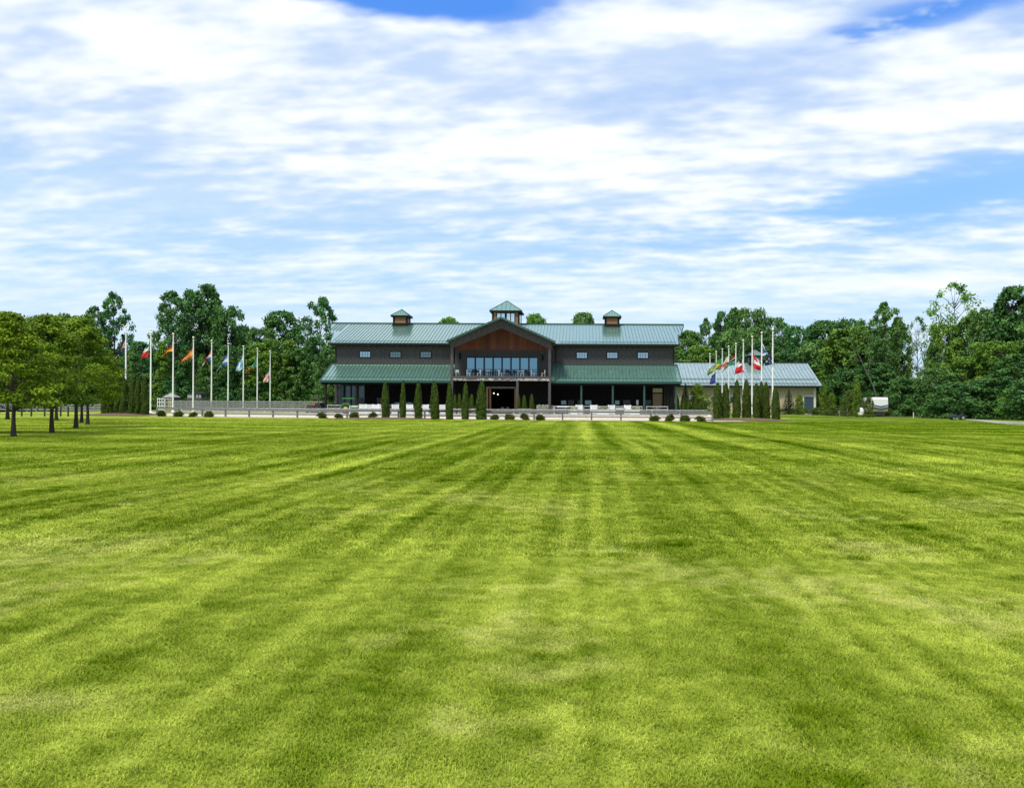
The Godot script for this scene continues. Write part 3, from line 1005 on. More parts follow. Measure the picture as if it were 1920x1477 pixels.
func porches(root: Node3D, gy: float) -> void:
	var zf := -117.0
	var ze := -112.0
	var top := 7.57
	var eave := 5.09
	for s in [[-36.6, -18.1, -36.66], [-4.3, 14.05, -4.3]]:
		var r := MB.new()
		var x0: float = s[0]
		var x1: float = s[1]
		r.slab(Vector3(x0, eave, ze), Vector3(x1, eave, ze), Vector3(x1, top, zf + 0.004), Vector3(x0, top, zf + 0.004), 0.2)
		var ro := put("porch_roof", r, M.green_metal, root, true)
		var sm := MB.new()
		var x := x0 + 0.2
		while x < x1:
			sm.bar(Vector3(x, eave + 0.02, ze), Vector3(x, top + 0.02, zf + 0.05), 0.04, 0.06)
			x += 0.5
		stuff(put("roof_seam", sm, M.green_seam, ro))
		var tr := MB.new()
		tr.span(x0, x1, top - 0.02, top + 0.16, zf + 0.004, zf + 0.12)
		tr.span(x0 - 0.02, x1 + 0.02, eave - 0.34, eave - 0.02, ze + 0.003, ze + 0.13)
		tr.bar(Vector3(x0, eave - 0.1, ze), Vector3(x0, top - 0.1, zf + 0.1), 0.08, 0.3)
		tr.bar(Vector3(x1, eave - 0.1, ze), Vector3(x1, top - 0.1, zf + 0.1), 0.08, 0.3)
		put("gutter", tr, M.green_trim, ro)
		var sg := MB.new()
		sg.span(x0 + 0.3, x1 - 0.3, eave + 0.42, eave + 0.47, ze - 0.62, ze - 0.58)
		put("snow_guard", sg, M.green_trim, ro)
		var fl := MB.new()
		fl.span(x0 + 0.2, x1 - 0.2, gy - 0.4, gy + 0.06, ze - 0.1, zf + 0.02)
		put("porch_floor", fl, M.concrete, root, true)
		var bm := MB.new()
		bm.span(x0 + 0.1, x1 - 0.1, eave - 0.62, eave - 0.22, ze - 0.55, ze - 0.25)
		put("porch_beam", bm, M.siding_shade_dark, root, true)
		# dark sheet over the porch wall, the porch shade put into its colour
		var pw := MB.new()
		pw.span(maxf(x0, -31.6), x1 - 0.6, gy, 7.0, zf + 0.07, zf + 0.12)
		put("porch_shade_panel", pw, M.siding_shade_dark, root, true)
	# posts with railings between them
	for px in [[610.5, 668.0], [668.0, 727.0], [727.0, 786.0], [786.0, 845.0], [1031.0, 1090.0], [1090.0, 1149.0], [1149.0, 1208.0], [1208.0, 1268.0]]:
		var xa := gx(px[0], 112.4)
		var xb := gx(px[1], 112.4)
		for x in ([xa, xb] if px[0] == 1208.0 or px[0] == 786.0 else [xa]):
			var p := MB.new()
			p.span(x - 0.13, x + 0.13, gy, 4.6, -112.53, -112.27)
			p.span(x - 0.19, x + 0.19, gy, gy + 0.35, -112.59, -112.21)
			put("porch_post", p, M.green_trim if px[0] > 900 else M.trim_dark, root, true)
		if px[0] == 786.0 or px[1] == 1268.0:
			xb -= 0.9 if px[1] == 1268.0 else 0.0
		var rl := MB.new()
		rl.span((xa + xb) / 2 - 0.06, (xa + xb) / 2 + 0.06, gy + 0.06, gy + 1.18, -112.20, -112.14)
		var ro := put("railing", rl, M.weathered_pale, root, true)
		for x in [xa + 0.32, xb - 0.32]:
			var rs := MB.new()
			rs.span(x - 0.06, x + 0.06, gy + 0.06, gy + 1.18, -112.20, -112.14)
			put("stile", rs, M.weathered_pale, ro)
		for y in [0.28, 0.68, 1.1]:
			var b := MB.new()
			b.span(xa + 0.26, xb - 0.26, gy + y - 0.07, gy + y + 0.07, -112.135, -112.09)
			put("rail", b, M.weathered_pale, ro)
	# notice boards and half-open stable windows on the shaded wall
	for q in [[676.0, 751.0, 0.42, 0.42, 0], [711.5, 751.0, 0.40, 0.40, 0], [1057.0, 754.5, 0.42, 0.34, 1], [1070.8, 754.5, 0.42, 0.36, 0], [1087.5, 754.5, 0.36, 0.36, 0], [1103.0, 754.5, 0.52, 0.36, 1], [1157.4, 754.5, 0.38, 0.34, 1], [1175.5, 754.5, 0.52, 0.36, 0], [1195.4, 754.5, 0.17, 0.36, 2], [1215.5, 754.5, 0.45, 0.36, 0]]:
		var p := pt(q[0], q[1], 116.8)
		var fr := MB.new()
		fr.span(p.x - q[2], p.x + q[2], p.y - q[3], p.y + q[3], -116.88, -116.80)
		var w := put("stable_window", fr, [M.siding, M.trim_dark, M.white_paint][q[4]], root, true)
		if q[4] == 1:
			var pn := MB.new()
			pn.span(p.x - q[2] + 0.06, p.x + q[2] - 0.06, p.y - q[3] + 0.06, p.y + q[3] - 0.06, -116.82, -116.785)
			put("pane", pn, M.glass_dim, w)
	# the tan door with a transom at the right end
	var dp := pt(1233.0, 751.0, 116.8)
	var df := MB.new()
	df.span(dp.x - 0.78, dp.x + 0.78, gy, 4.35, -116.88, -116.79)
	var dr := put("door", df, M.trim_dark, root, true)
	var dl := MB.new()
	dl.span(dp.x - 0.68, dp.x + 0.5, gy + 0.05, 3.45, -116.8, -116.74)
	dl.span(dp.x + 0.53, dp.x + 0.68, gy + 0.05, 3.45, -116.8, -116.735)
	put("door_leaf", dl, M.tan_wood, dr)
	var tn := MB.new()
	tn.span(dp.x - 0.68, dp.x + 0.68, 3.62, 4.22, -116.8, -116.745)
	put("transom", tn, M.tan_pane, dr)
	# upright slats closing the right end bay
	for i in 9:
		var sl := MB.new()
		var x := gx(1246.0 + i * 2.7, 113.0)
		sl.span(x - 0.045, x + 0.045, gy, 4.6, -113.05, -112.93)
		put("slat", sl, M.trim_dark, root, true)
	# glazed bay at the left end
	for i in 4:
		var x0 := -35.7 + i * 1.02
		var fr := MB.new()
		for e in [[x0, x0 + 0.1, gy + 0.1, 4.75], [x0 + 0.92, x0 + 1.02, gy + 0.1, 4.75], [x0 + 0.1, x0 + 0.92, gy + 0.1, gy + 0.35], [x0 + 0.1, x0 + 0.92, 4.6, 4.75]]:
			fr.span(e[0], e[1], e[2], e[3], -116.97, -116.86)
		var w := put("glass_door", fr, M.trim_dark, root, true)
		var pn := MB.new()
		pn.span(x0 + 0.1, x0 + 0.92, gy + 0.35, 4.6, -116.95, -116.91)
		put("pane", pn, M.glass_dark, w)


func middle(root: Node3D, gy: float) -> void:
	var cl := -18.1
	var cr := -4.3
	var mx := -11.1
	var zw := -114.5
	# the recessed wall with its barn door and the glazed doors of the balcony
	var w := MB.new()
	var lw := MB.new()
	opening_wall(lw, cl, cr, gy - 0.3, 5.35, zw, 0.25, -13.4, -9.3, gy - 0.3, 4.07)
	put("wall", lw, M.siding_shade_dark, root, true)  # shade under the balcony is painted in by the darker siding
	opening_wall(w, cl, cr, 5.35, 9.55, zw, 0.25, -16.5, -6.25, 5.72, 8.57)
	w.span(cl, cl + 0.25, gy - 0.3, 10.5, zw - 0.251, -117.2)
	w.span(cr - 0.25, cr, gy - 0.3, 10.5, zw - 0.251, -117.2)
	put("wall", w, M.siding_wall, root, true)
	# cedar boards filling the gable above
	var x := cl + 0.02
	rng.seed = 77
	var planks := MB.new()
	while x < cr - 0.05:
		var xm := x + 0.14
		var yt := 13.55 - absf(xm - mx) * 0.44
		var f := rng.randf_range(0.65, 1.2)
		planks.col = Color(0.20, 0.045, 0.020).lerp(Color(0.29, 0.085, 0.028), rng.randf()) * f
		if yt > 9.6:
			planks.span(x, x + 0.27, 9.551, yt, zw + 0.01 * rng.randf(), zw - 0.2)
		x += 0.28
	stuff(put("plank", planks, M.cedar, root, true))
	# balcony doors: eight tall panes
	for i in 8:
		var x0 := -16.5 + i * 10.25 / 8.0
		var x1 := x0 + 10.25 / 8.0
		var fr := MB.new()
		for e in [[x0, x0 + 0.1, 5.72, 8.57], [x1 - 0.1, x1, 5.72, 8.57], [x0 + 0.1, x1 - 0.1, 8.43, 8.57], [x0 + 0.1, x1 - 0.1, 5.72, 5.84]]:
			fr.span(e[0], e[1], e[2], e[3], zw - 0.14, zw + 0.03)
		var win := put("window", fr, M.trim_dark, root, true)
		var pn := MB.new()
		pn.span(x0 + 0.1, x1 - 0.1, 5.84, 8.43, zw - 0.08, zw - 0.05)
		put("pane", pn, M.balcony_glass, win)
	# gable roof running back into the main roof
	var xs := [-18.62, mx, -3.58]
	var ys := [10.56, 13.85, 10.52]
	for s in 2:
		var r := MB.new()
		if s == 0:
			r.slab(Vector3(xs[0], ys[0], -110), Vector3(xs[1], ys[1], -110), Vector3(xs[1], ys[1], -125.5), Vector3(xs[0], ys[0], -117.4), 0.26)
		else:
			r.slab(Vector3(xs[1], ys[1], -110), Vector3(xs[2], ys[2], -110), Vector3(xs[2], ys[2], -117.4), Vector3(xs[1], ys[1], -125.5), 0.26)
		var ro := put("gable_roof", r, M.green_metal, root, true)
		var sm := MB.new()
		for k in 15:
			var f := (k + 0.5) / 15.0
			var xa: float = lerpf(xs[1], xs[0 if s == 0 else 2], f)
			var ya: float = lerpf(ys[1], ys[0 if s == 0 else 2], f)
			sm.bar(Vector3(xa, ya + 0.02, -110), Vector3(xa, ya + 0.02, lerpf(-125.3, -117.4, f)), 0.09, 0.05)
		stuff(put("roof_seam", sm, M.green_seam, ro))
		var rk := MB.new()
		var a := Vector3(xs[1], ys[1] - 0.12, -109.96)
		var b := Vector3(xs[0 if s == 0 else 2], ys[0 if s == 0 else 2] - 0.12, -109.96)
		rk.bar(a, b, 0.34 if false else 0.34, 0.10)
		put("rake_trim", rk, M.green_trim, ro)
	# the wide sided band that frames the gable, standing out in front
	for s in 2:
		var side := -1.0 if s == 0 else 1.0
		var xe := cl - 0.1 if s == 0 else cr + 0.1
		var ye: float = 13.52 - absf(xe - mx) * 0.438
		var pl := PackedVector2Array([Vector2(mx, 13.52), Vector2(xe, ye), Vector2(xe, 9.45), Vector2(mx, 12.35)])
		if s == 1:
			pl.reverse()
		var fb := MB.new()
		fb.prism(pl, -110.85, 0.3)
		var fo := put("gable_band", fb, M.siding, root, true)
		var bt := MB.new()
		var xx := 0.2
		while xx < absf(xe - mx):
			var f: float = xx / absf(xe - mx)
			var px: float = mx + side * xx
			bt.span(px - 0.03, px + 0.03, lerpf(12.35, 9.45, f), lerpf(13.5, ye, f), -110.86, -110.80)
			xx += 0.32
		stuff(put("batten", bt, M.siding, fo))
	for xp in [cl + 0.12, cr - 0.12]:
		var p := MB.new()
		p.span(xp - 0.17, xp + 0.17, gy, 9.75, -111.14, -110.86)
		put("post", p, M.siding, root, true)
	var p2 := MB.new()
	p2.span(gx(970.0, 111.0) - 0.16, gx(970.0, 111.0) + 0.16, gy, 5.1, -111.2, -110.88)
	put("post", p2, M.siding, root, true)
	# balcony
	var dk := MB.new()
	dk.span(cl + 0.05, cr - 0.05, 5.36, 5.70, zw + 0.004, -110.82)
	var deck := put("balcony", dk, M.siding, root, true)
	var fc := MB.new()
	fc.span(cl + 0.05, cr - 0.05, 5.03, 5.34, -111.1, -110.9)
	put("pale_beam", fc, M.weathered, deck)
	rng.seed = 78
	var fb2 := MB.new()
	for i in 46:
		var xx := lerpf(cl + 0.3, cr - 0.3, rng.randf())
		if rng.randf() < 0.4:
			xx = lerpf(-9.0, cr - 0.3, rng.randf())
		for j in 14:
			var g := rng.randf()
			fb2.col = Color(0.62, 0.60, 0.58) * rng.randf_range(0.7, 1.1) if rng.randf() < 0.75 else Color(0.07, 0.10, 0.03)
			fb2.leaf(Vector3(xx + rng.randfn() * 0.16, 5.32 - g * 0.26, -110.80 + rng.randfn() * 0.05), Vector3(rng.randfn() * 0.5, 0.5, 1).normalized(), 0.07, rng.randf() * TAU, 0.7)
	stuff(put("trailing_flowers", fb2, M.flower, deck))
	var rail := MB.new()
	rail.span(cl + 0.3, cr - 0.3, 6.58, 6.65, -111.0, -110.92)
	rail.span(cl + 0.3, cr - 0.3, 5.80, 5.84, -110.98, -110.94)
	put("balcony_rail", rail, M.trim_dark, deck)
	var bal := MB.new()
	var xb := cl + 0.4
	while xb < cr - 0.3:
		bal.span(xb - 0.012, xb + 0.012, 5.82, 6.6, -110.97, -110.945)
		xb += 0.14
	stuff(put("baluster", bal, M.trim_dark, deck))
	for i in 10:
		var np := MB.new()
		var xx := lerpf(cl + 0.35, cr - 0.35, i / 9.0)
		np.span(xx - 0.05, xx + 0.05, 5.7, 6.66, -111.01, -110.91)
		put("rail_post", np, M.trim_dark, deck)
	# wall lamps beside the balcony doors
	for q in [[862.6, 667.2], [1017.5, 670.5]]:
		var lp := pt(q[0], q[1], 114.4)
		var sc := MB.new()
		sc.lathe([Vector2(0.0, -0.45), Vector2(0.13, -0.45), Vector2(0.13, 0.35), Vector2(0.05, 0.5), Vector2(0.0, 0.5)], Vector3(lp.x, lp.y, -114.3), 10)
		sc.span(lp.x - 0.05, lp.x + 0.05, lp.y - 0.1, lp.y + 0.1, -114.5, -114.3)
		put("wall_lamp", sc, M.black, root, true)
	# door frame and the sliding leaves inside it
	var fr := MB.new()
	fr.span(-13.62, -13.35, gy, 4.3, zw + 0.004, zw + 0.09)
	var fr2 := MB.new()
	fr2.span(-9.35, -9.08, gy, 4.3, zw + 0.004, zw + 0.09)
	var dfo := put("door_frame", fr, M.tan_wood, root, true)
	put("jamb", fr2, M.tan_wood, dfo)
	var lt := MB.new()
	lt.span(-13.35, -9.35, 4.05, 4.3, zw + 0.004, zw + 0.085)
	put("lintel", lt, M.weathered, dfo)
	for xx in [-13.22, -9.62]:
		var lf := MB.new()
		lf.span(xx, xx + 0.24, gy + 0.05, 4.0, zw - 0.3, zw - 0.9)
		put("door_leaf", lf, M.cedar_plain, dfo)
	# two lit lamps deep inside
	for q in [[926.0, 737.3], [933.6, 739.4]]:
		var lp := pt(q[0], q[1], 121.0)
		var bl := MB.new()
		bl.lathe([Vector2(0, -0.13), Vector2(0.08, -0.08), Vector2(0.10, 0.0), Vector2(0.07, 0.10), Vector2(0, 0.14)], Vector3.ZERO, 10)
		var lo := base("hanging_lamp", lp, "lit white lamp hanging inside the open barn door, %s" % ["the higher left one" if q[0] < 930.0 else "the lower right one"], "lamp", "lamps inside the barn door")
		put("lamp_bulb", bl, M.lamp_glass, lo)
		var cd := MB.new()
		cd.tube([Vector3(0, 0.14, 0), Vector3(0, 5.2 - lp.y, 0)], [0.012, 0.012], 5)
		put("cord", cd, M.black, lo)
		var om := OmniLight3D.new()
		om.name = "lamp_light"
		om.light_energy = 0.008
		om.light_color = Color(1.0, 0.92, 0.8)
		om.light_size = 0.12
		om.omni_range = 30.0
		om.omni_attenuation = 2.0
		om.shadow_enabled = true
		lo.add_child(om)


# ---------------------------------------------------------------- the low hall behind

func annex() -> void:
	var gy := 0.45
	var root := base("low_hall", Vector3(29.0, gy, -150.0), "low beige hall with pale metal roof and small cupola behind flagpoles", "building")
	var x0 := 12.0
	var x1 := 45.2
	var zf := -151.0
	var zb := -169.0
	var w := MB.new()
	w.span(x0 + 0.3, x1 - 0.9, gy - 0.4, 5.5, zf, zf - 0.25)
	w.span(x0 + 0.3, x1 - 0.9, gy - 0.4, 5.5, zb + 0.25, zb)
	put("wall", w, M.beige, root, true)
	for x in [x0 + 0.54, x1 - 0.9]:
		var tmp := MB.new()
		tmp.prism(PackedVector2Array([Vector2(151.26, gy - 0.4), Vector2(168.74, gy - 0.4), Vector2(168.74, 5.5), Vector2(160.0, 10.0), Vector2(151.26, 5.5)]), 0.0, 0.24)
		for i in tmp.v.size():
			var p := tmp.v[i]
			tmp.v[i] = Vector3(x + p.z, p.y, -p.x)
			var nn := tmp.n[i]
			tmp.n[i] = Vector3(nn.z, nn.y, -nn.x)
		put("wall", tmp, M.beige, root, true)
	for s in 2:
		var r := MB.new()
		var ez := -150.0 if s == 0 else -170.0
		if s == 0:
			r.slab(Vector3(x0, 5.6, ez), Vector3(x1, 5.6, ez), Vector3(x1, 10.42, -160), Vector3(x0, 10.42, -160), 0.22)
		else:
			r.slab(Vector3(x1, 5.6, ez), Vector3(x0, 5.6, ez), Vector3(x0, 10.42, -160), Vector3(x1, 10.42, -160), 0.22)
		var ro := put("roof", r, M.grey_metal, root, true)
		var sm := MB.new()
		var x := x0 + 0.3
		while x < x1:
			sm.bar(Vector3(x, 5.62, ez), Vector3(x, 10.44, -160), 0.05, 0.07)
			x += 0.72
		stuff(put("roof_seam", sm, M.grey_seam, ro))
		if s == 0:
			var g := MB.new()
			g.span(x0, x1, 5.22, 5.56, ez + 0.003, ez + 0.15)
			put("gutter", g, M.trim_dark, ro)
			for f in [0.06, 0.24]:
				var sg := MB.new()
				var y := lerpf(5.6, 10.42, f) + 0.14
				sg.span(x0 + 0.3, x1 - 0.6, y - 0.06, y + 0.06, -150.0 - 10.0 * f - 0.03, -150.0 - 10.0 * f + 0.03)
				put("snow_guard", sg, M.grey_seam, ro)
	var rc := MB.new()
	rc.span(x0, x1, 10.38, 10.56, -160.2, -159.8)
	put("ridge_cap", rc, M.trim_dark, root, true)
	var ct := MB.new()
	ct.span(x1 - 1.3, x1 - 0.88, gy, 5.2, zf + 0.004, zf + 0.05)
	put("corner_trim", ct, M.white_trim, root, true)
	var dp := MB.new()
	dp.tube([Vector3(x1 - 0.65, 5.3, zf + 0.2), Vector3(x1 - 0.65, gy, zf + 0.2)], [0.09, 0.09], 8)
	put("downspout", dp, M.trim_dark, root, true)
	# sectional door
	for q in [[1508.0, 1526.3, 3.55], [1412.0, 1424.0, 3.9]]:
		var xa := gx(q[0], 151.0)
		var xb := gx(q[1], 151.0)
		var fr := MB.new()
		for e in [[xa - 0.18, xa, gy, q[2] + 0.18], [xb, xb + 0.18, gy, q[2] + 0.18], [xa, xb, q[2], q[2] + 0.18]]:
			fr.span(e[0], e[1], e[2], e[3], zf + 0.004, zf + 0.06)
		var gd := put("garage_door", fr, M.white_trim, root, true)
		for i in 5:
			var p := MB.new()
			var hh: float = (q[2] - gy) / 5.0
			p.span(xa, xb, gy + hh * i + 0.015, gy + hh * (i + 1) - 0.015, zf + 0.002, zf + 0.045)
			put("door_panel", p, M.slate_blue if q[0] > 1500.0 else M.black, gd)
	# windows along the wall
	for px in [1300.0, 1340.0, 1375.0]:
		var xa := gx(px, 151.0)
		var fr := MB.new()
		fr.span(xa - 0.7, xa + 0.7, 2.2, 3.6, zf + 0.002, zf + 0.06)
		var wo := put("window", fr, M.white_trim, root, true)
		var pn := MB.new()
		pn.span(xa - 0.6, xa + 0.6, 2.3, 3.5, zf + 0.04, zf + 0.075)
		put("pane", pn, M.glass_dark, wo)
	cupola(root, gx(1415.5, 160.0), 160.0, 1.2, 10.2, 11.55, 13.0, 0.42, false, M.annex_cupola, M.annex_cupola, M.annex_roof, M.grey_seam)


# ---------------------------------------------------------------- trees and shrubs

